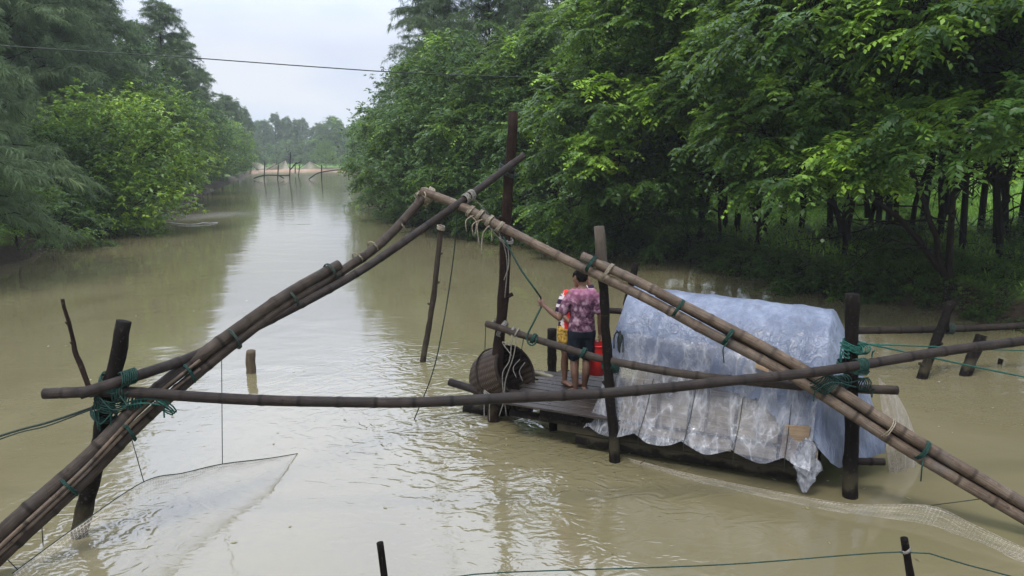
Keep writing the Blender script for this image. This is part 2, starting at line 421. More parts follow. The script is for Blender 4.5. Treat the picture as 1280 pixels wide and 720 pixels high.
rg = m.math('POWER', 2.718, m.math('MULTIPLY', m.math('POWER', m.math('DIVIDE', v.outputs['Value'], 1.9), 2.0), -1.0))
h = m.math('ADD', h, m.math('MULTIPLY', m.math('MULTIPLY', m.math('SUBTRACT', m.noise(p, 4.0, 3, .6), .5), rg), .16))
silt = m.noise(m.mapping(p, (1, .5, 1)), .35, 4, .55, 1.2)
colw = m.ramp(silt, [(.3, (.135, .118, .063)), (.7, (.165, .146, .083))])
M['water'] = m.done(m.bsdf(colw, .07, .5, m.bump(h, 1.0, 1.0), IOR=1.7))
wx, wy0, wy1 = 840, -78, 260
tag(link('water', np_mesh('water', [(-wx, wy0, 0), (wx, wy0, 0), (wx, wy1, 0), (-wx, wy1, 0)], [(0, 1, 2, 3)]), M['water'], smooth=False), kind='structure')

# ================================================================== haze
HZ = True
if HZ:
    hb = MB().box((0, 660, 14), (880, 0, 0), (0, 760, 0), (0, 0, 17.5)).mesh('haze')
    hm = bpy.data.materials.new('haze'); hm.use_nodes = True; t = hm.node_tree; t.nodes.clear()
    o_ = t.nodes.new('ShaderNodeOutputMaterial'); v_ = t.nodes.new('ShaderNodeVolumePrincipled')
    v_.inputs['Color'].default_value = (.86, .91, 1.0, 1); v_.inputs['Density'].default_value = .00055
    t.links.new(v_.outputs[0], o_.inputs['Volume'])
    tag(link('haze', hb, hm, smooth=False), kind='stuff')

# ================================================================== foliage
def leaf_mat(name, dark, mid, young, trans=.30, rough=.45, spec=.35):
    m = NT(name); at = m.node('ShaderNodeAttribute'); at.attribute_name = 'lv'
    col = m.ramp(at.outputs['Fac'], [(.0, dark), (.55, mid), (.80, tuple((a + b) / 2 for a, b in zip(mid, young))), (1.0, young)])
    p = m.n.new('ShaderNodeBsdfPrincipled'); m.l(col, p.inputs['Base Color']); p.inputs['Roughness'].default_value = rough
    p.inputs['Specular IOR Level'].default_value = spec
    t = m.n.new('ShaderNodeBsdfTranslucent'); m.l(m.mix(.6, col, young), t.inputs['Color'])
    x = m.n.new('ShaderNodeMixShader'); x.inputs[0].default_value = trans
    m.l(p.outputs[0], x.inputs[1]); m.l(t.outputs[0], x.inputs[2])
    return m.done(x.outputs[0])
M['leaf_rain'] = leaf_mat('leaf_rain_tree', (.016, .043, .012), (.050, .112, .021), (.30, .49, .05))
M['leaf_mid'] = leaf_mat('leaf_dense', (.032, .076, .026), (.074, .146, .038), (.17, .30, .06))
M['leaf_bright'] = leaf_mat('leaf_bright', (.030, .080, .014), (.10, .205, .025), (.36, .52, .06))
M['leaf_cas'] = leaf_mat('leaf_casuarina', (.062, .100, .052), (.115, .172, .084), (.19, .26, .11), .25, .6, .15)
M['leaf_bush'] = leaf_mat('leaf_bush', (.030, .066, .016), (.070, .135, .028), (.16, .27, .04))
M['leaf_field'] = leaf_mat('leaf_field', (.13, .25, .035), (.21, .38, .05), (.33, .50, .08))
M['bark'] = mat_wood('bark', (.007, .0055, .004), (.026, .020, .015), .85, .08, .6, 1.0)
M['bark_pale'] = mat_wood('bark_pale', (.05, .042, .034), (.15, .125, .10), .8, .15, .6, 1.0)

def nrm(a): return a / np.maximum(1e-9, np.linalg.norm(a, axis=-1, keepdims=True))
def leaf_quads(p, d, up, l, w, val):
    """rhombic leaves: base p, direction d, facing up"""
    d = nrm(d); side = nrm(np.cross(d, up)); l = np.broadcast_to(l, p.shape[:1])[:, None]; w = np.broadcast_to(w, p.shape[:1])[:, None]
    mid = p + d * l * .45; tip = p + d * l + np.array([0, 0, -.12]) * l
    v = np.stack([p, mid + side * w, tip, mid - side * w], 1).reshape(-1, 3)
    return v, np.repeat(val, 4)
def fronds(rng, base, d, L, droop, val, K=6, ll=.16, lw=.045):
    F = len(base); s = np.linspace(.18, 1.0, K)[None, :, None]
    d = nrm(d); Lx = L[:, None, None]
    pos = base[:, None] + d[:, None] * s * Lx + np.array([0, 0, -1.0]) * (droop[:, None, None] * Lx * s ** 2)
    tan = nrm(d[:, None] + np.array([0, 0, -2.0]) * (droop[:, None, None] * s))
    upv = np.array([0, 0, 1.0]) + .25 * rng.normal(size=(F, 1, 3))
    side = nrm(np.cross(tan, np.broadcast_to(upv, tan.shape)))
    V = []; A = []
    shape = (.55 + .45 * np.sin(np.pi * (.15 + .75 * s[..., 0]))) * (.8 + .4 * rng.random((F, K)))
    for sg in (-1, 1):
        ld = side * sg * .85 + tan * .5 + np.array([0, 0, -.18]) + .12 * rng.normal(size=pos.shape)
        v, a = leaf_quads(pos.reshape(-1, 3), ld.reshape(-1, 3), nrm(np.cross(side * sg, tan) * -sg * 0 + np.array([0, 0, 1.0]) + .3 * rng.normal(size=pos.shape)).reshape(-1, 3),
                          (shape * ll).ravel(), lw, np.repeat(val, K)); V.append(v); A.append(a)
    return np.concatenate(V), np.concatenate(A)
def clumps_on_lobes(rng, lobes, dens, inner=.12, zmin=-.6):
    out = []; meta = []
    for li, (c, r) in enumerate(lobes):
        c = np.array(c, float); r = np.array(r, float)
        n = int(dens * (r[0] * r[1] + r[0] * r[2] + r[1] * r[2]) / 3 * 4.2)
        d = nrm(rng.normal(size=(n * 2, 3))); d = d[d[:, 2] > zmin][:n]
        rad = np.where(rng.random(len(d)) < inner, rng.uniform(.3, .75, len(d)), rng.uniform(.78, 1.08, len(d)))
        p = c + d * r * rad[:, None]
        p += .12 * np.min(r) * rng.normal(size=p.shape)
        keep = np.ones(len(p), bool)
        for lj, (c2, r2) in enumerate(lobes):
            if lj != li: keep &= (np.linalg.norm((p - np.array(c2)) / np.array(r2), axis=1) > .70)
        keep &= (p[:, 2] > .35)
        out.append(p[keep]); meta.append(d[keep] * rad[keep, None])
    return np.concatenate(out), np.concatenate(meta)
def skeleton(rng, trunks, lobes, clumps, r0=.22, twig=.02, bare=0):
    """trunk(s), a limb into every lobe and twigs that reach the clumps: one mesh"""
    mb = MB(); nodes = []
    tops = []
    for tr in trunks:
        c = spline(tr, 14); rr = [r0 * (1.25 if i == 0 else 1.0) * (1 - .55 * i / 13) for i in range(14)]
        c = [p + Vector(rng.normal(size=3)) * r0 * (.22 if i > 0 else 0) for i, p in enumerate(c)]
        mb.tube(c, rr, 9, knob=.15); tops.append((c, rr))
    for (lc, lr) in lobes:
        lc = Vector(lc); bi = min(range(len(tops)), key=lambda i: (tops[i][0][-1] - lc).length + rng.random() * .6)
        c, rr = tops[bi]
        j = int(np.clip(round(13 * min(.97, max(.35, (lc.z - .5 * max(lr)) / max(1e-3, c[-1].z)))), 4, 13))
        a = c[j]; k = rr[j]
        midp = a.lerp(lc, .5) + Vector((0, 0, .10 * (lc - a).length)) + Vector(rng.normal(size=3)) * .25
        end = lc + Vector((0, 0, lr[2] * .15))
        l = spline([a, midp, end], 12)
        l = [p + Vector(rng.normal(size=3)) * .05 for p in l]; l[0] = a
        mb.tube(l, [max(.02, k * .62 * (1 - .8 * i / 11)) for i in range(12)], 7)
        nodes += l[3:]
    for k in range(bare):                    # bare lower branches under the canopy
        c, rr = tops[k % len(tops)]; j = int(rng.integers(4, 12)); a = c[j]; az_ = rng.uniform(1.6, 5.6); L = rng.uniform(1.4, 3.4)
        hd = Vector((math.cos(az_), math.sin(az_), 0)); b = spline([a, a + hd * L * .5 + Vector((0, 0, L * rng.uniform(.0, .3))), a + hd * L + Vector((0, 0, L * rng.uniform(-.25, .25)))], 9)
        b = [p + Vector(rng.normal(size=3)) * .05 for p in b]; b[0] = a
        mb.tube(b, [.034 * (1 - .82 * i / 8) for i in range(9)], 5)
        for q in (3, 5, 7):
            e_ = b[q] + (hd * .6 + Vector(rng.normal(size=3)) * .7) * L * .3; mb.tube(spline([b[q], b[q].lerp(e_, .5) + Vector((0, 0, .06)), e_], 5), [.013, .011, .008, .006, .004], 4, cap=False)
    nd = np.array([tuple(q) for q in nodes])
    for p in clumps[:: (1 if len(clumps) < 260 else 2)]:
        j = int(np.argmin(np.linalg.norm(nd - p, axis=1) + .6 * np.maximum(0, nd[:, 2] - p[2])))
        a = Vector(nd[j]); b = Vector(p); q = a.lerp(b, .55) + Vector((0, 0, .12 * (b - a).length)) + Vector(rng.normal(size=3)) * .1
        mb.tube(spline([a, q, b], 6), [twig, twig * .9, twig * .75, twig * .6, twig * .45, twig * .3], 4, cap=False)
    return mb
def make_pinnate(name, seed, trunks, lobes, dens=1.0, nf=16, Lr=(.45, .85), K=6, ll=.215, lw=.054, r0=.105, young=.3, inner=.12, zmin=-.6, base=.42, spread=.3, bare=0):
    rng = np.random.default_rng(seed)
    cl, dd = clumps_on_lobes(rng, lobes, dens, inner, zmin)
    n = len(cl); out = nrm(dd + 1e-6)
    top = np.clip(.5 + .5 * out[:, 2], 0, 1)
    sp_ = np.array([mnoise.noise(Vector(c) * .33 + Vector((seed, 0, 0))) for c in cl])      # new flush comes branch by branch
    yv = (rng.random(n) < np.clip(young * 2.2 * (sp_ * 2.2 + .35) * (.3 + .9 * top), 0, .95)) * rng.uniform(.32, .58, n)
    cval = base + rng.uniform(-.32, .08, n) + yv
    ci = np.repeat(np.arange(n), nf); F = len(ci)
    b = cl[ci] + rng.normal(size=(F, 3)) * np.array([spread, spread, spread * .55]) * .6
    azim = rng.uniform(0, 2 * np.pi, F); elv = rng.uniform(-.35, .75, F)
    d = np.stack([np.cos(azim) * np.cos(elv), np.sin(azim) * np.cos(elv), np.sin(elv)], 1) + .75 * out[ci]
    L = rng.uniform(*Lr, F); dr = rng.uniform(.25, .7, F)
    v, a = fronds(rng, b, d, L, dr, np.clip(cval[ci] + rng.normal(size=F) * .09, 0, 1), K, ll, lw)
    f = np.arange(len(v)).reshape(-1, 4)
    return {'crown': np_mesh(name + '_crown', v, f, {'lv': a}), 'trunk': skeleton(rng, trunks, lobes, cl, r0, bare=bare).mesh(name + '_trunk')}
def make_whorl(name, seed, trunks, lobes, dens=1.0, nt=9, nl=8, ll=(.16, .30), lw=.05, r0=.14, young=.4, inner=.12, zmin=-.7, base=.45, spread=.42):
    rng = np.random.default_rng(seed)
    cl, dd = clumps_on_lobes(rng, lobes, dens, inner, zmin)
    n = len(cl); out = nrm(dd + 1e-6); top = np.clip(.5 + .5 * out[:, 2], 0, 1)
    sp_ = np.array([mnoise.noise(Vector(c) * .33 + Vector((seed, 0, 0))) for c in cl])
    cval = base + rng.uniform(-.32, .10, n) + (rng.random(n) < np.clip(young * 2.0 * (sp_ * 2.0 + .4) * (.3 + .9 * top), 0, .95)) * rng.uniform(.28, .55, n)
    ci = np.repeat(np.arange(n), nt * nl); F = len(ci)
    tip = (cl[:, None] + rng.normal(size=(n, nt, 3)) * np.array([spread, spread, spread * .65]) + .2 * out[:, None]).reshape(-1, 3)
    b = np.repeat(tip, nl, 0) + rng.normal(size=(F, 3)) * .03
    azim = rng.uniform(0, 2 * np.pi, F); elv = rng.uniform(-.9, .35, F)
    d = np.stack([np.cos(azim) * np.cos(elv), np.sin(azim) * np.cos(elv), np.sin(elv)], 1) + .35 * out[ci]
    v, a = leaf_quads(b, d, nrm(np.array([0, 0, 1.0]) + .35 * rng.normal(size=(F, 3))), rng.uniform(*ll, F), lw * rng.uniform(.8, 1.25, F),
                      np.clip(cval[ci] + rng.normal(size=F) * .08, 0, 1))
    f = np.arange(len(v)).reshape(-1, 4)
    return {'crown': np_mesh(name + '_crown', v, f, {'lv': a}), 'trunk': skeleton(rng, trunks, lobes, cl, r0).mesh(name + '_trunk')}
def make_casuarina(name, seed, H=16, z0=.8, spread=4.2, nb=95, npl=10, nn=20, w=.016, lean=(0, 0), r0=.14, prof=1.0, nl=(.16, .36)):
    rng = np.random.default_rng(seed); mb = MB()
    tr = spline([Vector((0, 0, -.3)), Vector((lean[0] * .25 + .15, lean[1] * .25, H * .3)), Vector((lean[0] * .7, lean[1] * .7, H * .7)), Vector((lean[0], lean[1], H))], 22)
    mb.tube(tr, [r0 * (1 - .93 * i / 21) for i in range(22)], 9, knob=.12)
    V = []; A = []
    for k in range(nb):
        s = z0 / H + (1 - z0 / H) * (k + rng.random()) / nb
        i = min(20, int(s * 21)); a = tr[i].lerp(tr[i + 1], s * 21 - i) if i < 21 else tr[21]
        az_ = rng.uniform(0, 6.283); u = (s * H - z0) / (H - z0)
        L = spread * ((1 - u) ** .75 * (.45 + .55 * min(1, u * 4 + .45)) + .10) * rng.uniform(.6, 1.15) * prof
        hd = Vector((math.cos(az_), math.sin(az_), 0)); rise = rng.uniform(.25, .6) + .5 * u
        br = spline([a, a + hd * L * .45 + Vector((0, 0, L * rise * .45)), a + hd * L * .85 + Vector((0, 0, L * rise * .5)), a + hd * L + Vector((0, 0, L * (rise * .4 - .10)))], 9)
        br = [q + Vector(rng.normal(size=3)) * .05 for q in br]; br[0] = a
        mb.tube(br, [max(.007, (.026 * (1 - u) + .010) * (1 - .8 * j / 8)) for j in range(9)], 4, cap=False)
        bp = np.array([tuple(q) for q in br]); nn_ = max(3, int(npl * (.35 + .65 * L / spread)))
        ss = rng.uniform(.22, 1.02, nn_) * 7.99; j = np.minimum(7, ss.astype(int)); fr = (ss - j)[:, None]
        pp = bp[j] * (1 - fr) + bp[j + 1] * fr
        # branchlet: outward with a side swing, then hanging needles along it
        sd = np.array(hd)[None] * .8 + rng.normal(size=(nn_, 3)) * np.array([.6, .6, .3]) + np.array([0, 0, .05])
        sl_ = rng.uniform(.35, 1.0, nn_)
        q = np.repeat(np.arange(nn_), nn); F = len(q); t = rng.random(F)
        b = pp[q] + nrm(sd)[q] * (sl_[q] * t)[:, None] + np.array([0, 0, -.22]) * (t ** 2 * sl_[q])[:, None]
        d = nrm(sd)[q] * .6 + rng.normal(size=(F, 3)) * .5 + np.array([0, 0, -.5])
        l = rng.uniform(*nl, F); d = nrm(d); upn = nrm(rng.normal(size=(F, 3)))
        side = nrm(np.cross(d, upn)) * w
        tipv = b + d * l[:, None] + np.array([0, 0, -.22]) * l[:, None]
        mid_ = b + d * (l * .5)[:, None]
        V.append(np.stack([b, mid_ + side, tipv, mid_ - side], 1).reshape(-1, 3))
        cv = np.clip(.42 + rng.uniform(-.25, .25) + .25 * rng.normal(size=nn_)[q] * .6 + .08 * rng.normal(size=F), 0, 1)
        A.append(np.repeat(cv, 4))
    v = np.concatenate(V); f = np.arange(len(v)).reshape(-1, 4)
    return {'crown': np_mesh(name + '_crown', v, f, {'lv': np.concatenate(A)}), 'trunk': mb.mesh(name + '_trunk')}
def plant(proto, name, x, y, sc, rz, label, cat, group=None, leaf=None, bark='bark', z=None, lean=(0, 0), parts=('trunk', 'crown'), sz=1.0):
    zz = (max(-.5, th(x, y)) - .1) if z is None else z
    o = empty(name, (x, y, zz), R(rz), label, cat, group); o.scale = (sc, sc, sc * sz)
    o.rotation_euler = (R(lean[0]), R(lean[1]), R(rz))
    for part, me, mt in ((parts[0], proto['trunk'], M[bark]), (parts[1], proto['crown'], leaf)):
        if not me.materials: me.materials.append(mt)
        c = bpy.data.objects.new(part, me); C.objects.link(c); c.parent = o
    return o
# ================================================================== trees
def bx(px, Y): return P(px, 195, Y).x
v3 = lambda *a: [Vector(q) for q in a]
RAIN = make_pinnate('rain_tree', 11, [v3((0, 0, -.3), (-.2, .1, 2), (-.9, .2, 4.6)), v3((.3, .2, -.3), (.7, .4, 2.4), (1.7, .5, 5.2))],
    [((-2.0, 0, 9.0), (3.0, 3.0, 1.7)), ((1.6, 1.2, 10.4), (3.0, 3.0, 1.7)), ((-3.7, .6, 6.3), (2.1, 2.4, 1.4)), ((-3.4, -1.8, 4.0), (1.7, 1.8, 1.3)), ((3.0, -.8, 7.6), (2.5, 2.7, 1.4)), ((-.8, -2.4, 6.6), (2.1, 2.0, 1.3)), ((.2, -1.8, 3.9), (1.5, 1.5, 1.0))], 2.6, 15, young=.58)
UMB = make_pinnate('umbrella_tree', 12, [v3((0, 0, -.4), (-.15, 0, 2.2), (-.7, -.2, 5.6)), v3((.1, .05, .6), (.6, .3, 2.6), (1.5, .6, 6.0)), v3((-.1, .05, .9), (-.9, .3, 2.6), (-2.6, .4, 4.6))],
    [((-2.2, -.4, 8.4), (3.0, 3.0, 1.3)), ((1.8, .8, 9.4), (3.2, 3.0, 1.3)), ((-.3, -2.4, 7.6), (2.6, 2.2, 1.1)), ((-4.2, .5, 6.0), (2.0, 2.2, 1.0)), ((-3.4, -1.8, 4.4), (1.9, 1.9, .9)), ((-1.0, -3.2, 4.9), (2.0, 1.8, .9)), ((1.6, -2.8, 4.6), (1.9, 1.7, .9)), ((3.4, -1.8, 7.6), (2.2, 2.2, 1.1)), ((0, 2.2, 10.2), (2.6, 2.6, 1.2))], 2.6, 15, young=.42, zmin=-.45, bare=16)
DOME = make_whorl('dense_tree', 13, [v3((0, 0, -.3), (.1, 0, 2), (-.3, 0, 5))],
    [((0, 0, 7.2), (2.9, 3.0, 2.2)), ((-2.4, .6, 5.0), (2.3, 2.6, 1.9)), ((-3.3, -.6, 2.5), (1.9, 2.2, 1.6)), ((1.6, -1.4, 5.4), (2.4, 2.4, 1.8)), ((.2, 2.6, 4.8), (2.4, 2.3, 1.9)), ((-.6, -2.6, 4.2), (2.2, 2.1, 1.8)), ((-2.4, 2.0, 1.9), (1.9, 1.9, 1.4)), ((-1.9, -2.4, 1.7), (1.7, 1.8, 1.2)), ((.8, .4, 9.2), (1.7, 1.7, 1.2))], 2.5, 8, 8, (.15, .30), .050, young=.22)
DOME2 = make_pinnate('dense_feathery_tree', 14, [v3((0, 0, -.3), (-.1, 0, 2), (-.4, .1, 5.2))],
    [((0, 0, 7.4), (3.0, 3.0, 1.8)), ((-2.6, .2, 5.2), (2.3, 2.5, 1.5)), ((-3.7, -.4, 2.6), (1.9, 2.2, 1.3)), ((1.9, -1.6, 5.8), (2.4, 2.4, 1.4)), ((-.4, -2.7, 4.4), (2.2, 2.1, 1.4)), ((0, 2.6, 5.0), (2.2, 2.2, 1.5)), ((-2.2, -2.4, 1.9), (1.7, 1.8, 1.1)), ((.4, .4, 9.2), (1.9, 1.9, 1.1))], 2.3, 15, young=.25, ll=.18)
BRIGHT = make_whorl('bright_tree', 15, [v3((0, 0, -.3), (.2, 0, 1.6), (.4, .1, 3.8))],
    [((.3, 0, 5.6), (2.3, 2.5, 1.5)), ((2.0, .2, 4.2), (1.9, 2.2, 1.4)), ((2.7, -.6, 2.2), (1.6, 2.0, 1.3)), ((-1.5, -.8, 4.0), (2.0, 2.1, 1.5)), ((.4, -2.0, 3.0), (2.1, 1.8, 1.4)), ((1.4, -1.9, 1.4), (1.9, 1.5, 1.0)), ((-1.6, -2.0, 1.8), (1.9, 1.5, 1.1))], 4.6, 10, 8, (.14, .27), .050, young=.66, base=.52)
CASF = make_casuarina('casuarina_full', 16, 15, .4, 4.6, 165, 19, 74, .0100)
CASH = make_casuarina('casuarina_high', 17, 18, 5.5, 4.2, 110, 14, 46, .014, (.5, .2))
CASD = make_casuarina('casuarina_droop', 18, 9, .3, 4.2, 150, 18, 80, .0085, (.6, -.3), .13)
CASX = make_casuarina('casuarina_far', 19, 14, .6, 3.6, 90, 9, 16, .06, (.2, 0), .18, 1.0, (.5, .9))
BUSH = make_whorl('bush', 21, [v3((0, 0, -.2), (.05, 0, .5), (0, .1, 1.0))], [((0, 0, 1.0), (1.1, 1.1, .8)), ((.6, -.5, .7), (.8, .8, .6)), ((-.6, -.3, .8), (.8, .8, .7))], 5.0, 7, 8, (.10, .2), .036, .04, young=.3, spread=.28)
SHRUB = make_pinnate('shrub', 22, [v3((0, 0, -.2), (-.05, 0, .6), (-.2, 0, 1.4))], [((-.1, 0, 1.7), (1.3, 1.3, .8)), ((-1.0, -.4, 1.2), (1.0, 1.0, .7)), ((.8, -.3, 1.2), (.9, .9, .7)), ((-.3, -.9, .8), (1.1, .9, .6))], 3.2, 14, (.3, .55), 6, .12, .03, .05, young=.2, spread=.3)

SHRUBG = {k: v.copy() for k, v in SHRUB.items()}; SHRUBF = {k: v.copy() for k, v in SHRUB.items()}; BUSHF = {k: v.copy() for k, v in BUSH.items()}
DOMEF = {k: v.copy() for k, v in DOME.items()}; DOMEB = {k: v.copy() for k, v in DOME.items()}; BRIGHTM = {k: v.copy() for k, v in BRIGHT.items()}
def rt(px, Y, proto, sc, rz, name, label, leaf, group=None, lean=(0, 0), sz=1.0, bark='bark', cat='tree'):
    return plant(proto, name, bx(px, Y), Y, sc, rz, label, cat, group, M[leaf], bark, None, lean, sz=sz)
# --- right bank, near, feathery trees
rt(868, 26.6, RAIN, .92, 8, 'rain_tree', 'big feathery tree with lime green sprays leaning over the water behind the hut', 'leaf_rain')
rt(955, 25.0, UMB, .95, -20, 'rain_tree', 'dark feathery tree with long bare sideways limbs behind the hut ridge', 'leaf_rain')
rt(1065, 22.0, UMB, .88, 25, 'rain_tree', 'forked dark tree on the bank edge behind the right end of the hut', 'leaf_rain')
rt(1205, 17.6, UMB, .82, -8, 'rain_tree', 'tree with a leaning dark trunk rising from the bank near the leaning stake', 'leaf_rain', lean=(0, -14))
rt(1262, 20.5, UMB, .95, 60, 'rain_tree', 'feathery tree at the right edge with thin straight trunk above the footpath', 'leaf_rain')
rt(1130, 25.5, RAIN, .95, -30, 'rain_tree', 'broad feathery tree with pale green top sprays at the upper right', 'leaf_rain')
rt(1010, 29.5, RAIN, 1.08, 40, 'rain_tree', 'tall feathery tree crowning the wood behind the middle of the hut', 'leaf_rain')
for q in ((910, 30, UMB, 1.0, 80), (1095, 28.5, UMB, 1.0, 160), (1185, 26, UMB, 1.0, 200), (1290, 24.5, RAIN, 1.0, 120), (1350, 20, UMB, 1.0, 10), (790, 35, UMB, .95, 20)):
    rt(q[0], q[1], q[2], q[3], q[4], 'rain_tree', 'feathery tree standing deep in the shaded wood of the right bank', 'leaf_rain', 'feathery trees deep in the right wood')
# --- right bank, middle distance, dense crowns down to the water
rt(748, 31.8, DOME2, .80, 5, 'broadleaf_tree', 'feathery dark green tree over the water behind the bamboo post and the two people', 'leaf_rain')
rt(695, 33.6, DOME, .80, -12, 'broadleaf_tree', 'round green tree with foliage down to the water, right of the tall dark post', 'leaf_mid')
rt(640, 35.4, DOME2, .80, 12, 'broadleaf_tree', 'green feathery tree right behind the top of the tall dark post', 'leaf_mid')
rt(590, 38.0, DOME, .88, 0, 'broadleaf_tree', 'full green tree with mid green crown behind the crossing of the bamboo poles', 'leaf_mid')
rt(556, 42.0, DOME2, .90, -15, 'broadleaf_tree', 'green tree bulging over the water left of the bamboo crossing', 'leaf_mid')
rt(530, 49, DOME, .90, 15, 'broadleaf_tree', 'dense green tree whose crown ends the right wood against the sky', 'leaf_mid')
rt(512, 61, DOME, .92, -5, 'broadleaf_tree', 'bluish green tree farther up the right bank, its crown against the pale sky', 'leaf_mid')
for q in ((493, 82, DOME2, .9, 20), (478, 105, DOME, .9, 10), (468, 135, DOME, .9, 0)):
    rt(q[0], q[1], q[2], q[3], q[4], 'broadleaf_tree', 'small looking far green tree low on the right bank beyond the last big crown', 'leaf_mid', 'far trees of the right bank')
rt(806, 29.0, DOME2, .84, 20, 'broadleaf_tree', 'dark feathery tree hanging to the water just left above the blue roof', 'leaf_rain')
rt(905, 26.6, DOME2, .66, -25, 'broadleaf_tree', 'low dark feathery tree at the waterline above the middle of the blue roof', 'leaf_rain')
# --- casuarinas of the right wood
rt(545, 57, CASF, 1.15, 0, 'casuarina_tree', 'wispy tall grey green casuarina with ragged edge against the sky, above the bamboo crossing', 'leaf_cas')
for q in ((612, 54, CASF, 1.25, 70), (665, 50, CASH, 1.1, 140), (720, 46, CASF, 1.25, 30), (770, 44, CASH, 1.1, 250), (640, 66, CASH, 1.2, 20), (545, 75, CASH, 1.05, 200)):
    rt(q[0], q[1], q[2], q[3], q[4], 'casuarina_tree', 'tall grey green casuarina rising behind the round trees of the right bank', 'leaf_cas', 'casuarinas behind the right bank trees')
for q in ((925, 29, CASH, .9, 20), (985, 30.5, CASH, .95, 90), (1045, 28.5, CASH, .9, 160), (1105, 30, CASH, .9, 230), (1160, 29, CASH, .95, 300), (1235, 28, CASH, .9, 45), (1120, 25.5, CASH, .8, 130), (1215, 23, CASH, .75, 190), (1285, 27, CASH, .95, 10), (880, 33, CASH, 1, 75), (835, 36, CASH, 1, 175)):
    rt(q[0], q[1], q[2], q[3], q[4], 'casuarina_tree', 'slim dark casuarina trunk standing in the shaded wood before the bright field', 'leaf_cas', 'casuarina trunks in the right wood')
# --- left bank
rt(-165, 21.0, CASD, 1.1, 0, 'casuarina_tree', 'low drooping casuarina at the left edge with a branch touching the water', 'leaf_cas')
rt(-150, 27.0, CASF, 1.0, 40, 'casuarina_tree', 'big soft grey green casuarina filling the left edge', 'leaf_cas')
rt(-22, 42, CASF, 1.15, 110, 'casuarina_tree', 'soft casuarina between the left edge and the bright green tree', 'leaf_cas')
rt(132, 37.0, BRIGHT, .98, -15, 'broadleaf_tree', 'bright yellow green tree hanging to the water on the left bank', 'leaf_bright')
rt(66, 34.5, BRIGHTM, .66, 10, 'broadleaf_tree', 'darker low green tree crouched between casuarina and bright tree on the left bank', 'leaf_mid')
rt(70, 46, CASF, 1.25, 200, 'casuarina_tree', 'tall casuarina right behind the bright green tree of the left bank', 'leaf_cas')
rt(5, 40, CASF, 1.35, 250, 'casuarina_tree', 'tall hazy casuarina towering at the upper left corner', 'leaf_cas')
rt(112, 55, CASF, 1.15, 20, 'casuarina_tree', 'casuarina behind the cable on the left, half covered by the bright tree', 'leaf_cas')
rt(148, 58, DOME, 1.22, 190, 'broadleaf_tree', 'dark leafy tree top breaking the skyline of the left bank', 'leaf_mid')
rt(180, 56, BRIGHT, 1.1, 10, 'broadleaf_tree', 'yellowish green tree second along the left waterline', 'leaf_bright')
rt(212, 72, CASF, 1.1, 60, 'casuarina_tree', 'pointed thin casuarina against the sky on the left bank', 'leaf_cas')
rt(234, 84, CASF, 1.05, 170, 'casuarina_tree', 'second pointed casuarina of the left skyline, a little farther back', 'leaf_cas')
rt(256, 97, CASF, .9, 95, 'casuarina_tree', 'casuarina filling the left skyline where it slopes down to the far bend', 'leaf_cas')
rt(222, 74, BRIGHTM, 1.15, 0, 'broadleaf_tree', 'green tree at the left waterline below the pointed casuarina', 'leaf_mid')
rt(248, 90, DOMEB, .9, 180, 'broadleaf_tree', 'round green tree third along the left waterline', 'leaf_bright')
rt(266, 104, DOME, .95, 150, 'broadleaf_tree', 'dark broad tree with flat top far along the left bank', 'leaf_mid')
rt(275, 112, BRIGHT, 1.1, 0, 'broadleaf_tree', 'last bright green tree of the left bank before the sandy spit', 'leaf_bright')
rt(286, 128, CASF, .85, 30, 'casuarina_tree', 'hazy casuarina near the far end of the left bank', 'leaf_cas')
for q in ((296, 150), (306, 172), (282, 150)):
    rt(q[0], q[1], CASX, .95, q[0] * 7, 'casuarina_tree', 'small hazy casuarina at the far end of the left bank', 'leaf_cas', 'far casuarinas of the left bank')
for q in ((20, 52, CASF, 1.3), (120, 66, CASF, 1.3), (185, 78, CASX, 1.1), (215, 92, CASX, 1.0), (-190, 29, CASF, 1.1)):
    rt(q[0], q[1], q[2], q[3], q[0] * 5, 'casuarina_tree', 'casuarina of the second row on the left bank, mostly hidden', 'leaf_cas', 'second row casuarinas of the left bank')
# --- far end of the water
rng = random.Random(5)
for i, px in enumerate(range(312, 480, 5)):
    Y = rng.uniform(262, 335)
    rt(px + rng.uniform(-3, 3), Y, CASX, rng.uniform(.95, 1.25), rng.uniform(0, 360), 'casuarina_tree', 'bluish hazy casuarina in the far tree line closing the waterway', 'leaf_cas', 'casuarinas of the far tree line')
rt(416, 258, DOME2, 1.5, 40, 'broadleaf_tree', 'rounded tall tree sticking out of the far hazy tree line', 'leaf_mid')
rt(407, 192, DOMEB, .66, 120, 'broadleaf_tree', 'small round pale green tree standing alone before the far tree line', 'leaf_bright')
for px, Y, sc in ((378, 215, 1.6), (432, 200, 1.9), (440, 205, 1.9), (448, 196, 1.9), (425, 208, 1.5), (455, 199, 2.2), (345, 230, 1.8), (330, 205, 1.6)):
    rt(px, Y, BUSH, sc, px * 3, 'bush', 'low far bush on the distant shore', 'leaf_bush', 'bushes on the distant shore', bark='bark', cat='bush')
for i in range(14):
    px = 312 + 12 * i
    rt(px + (i % 3), 252 + (i * 7) % 9, BUSH, 2.6 + (i % 4) * .5, i * 50, 'bush', 'hazy bush below the far tree line', 'leaf_bush', 'bushes below the far tree line', cat='bush')
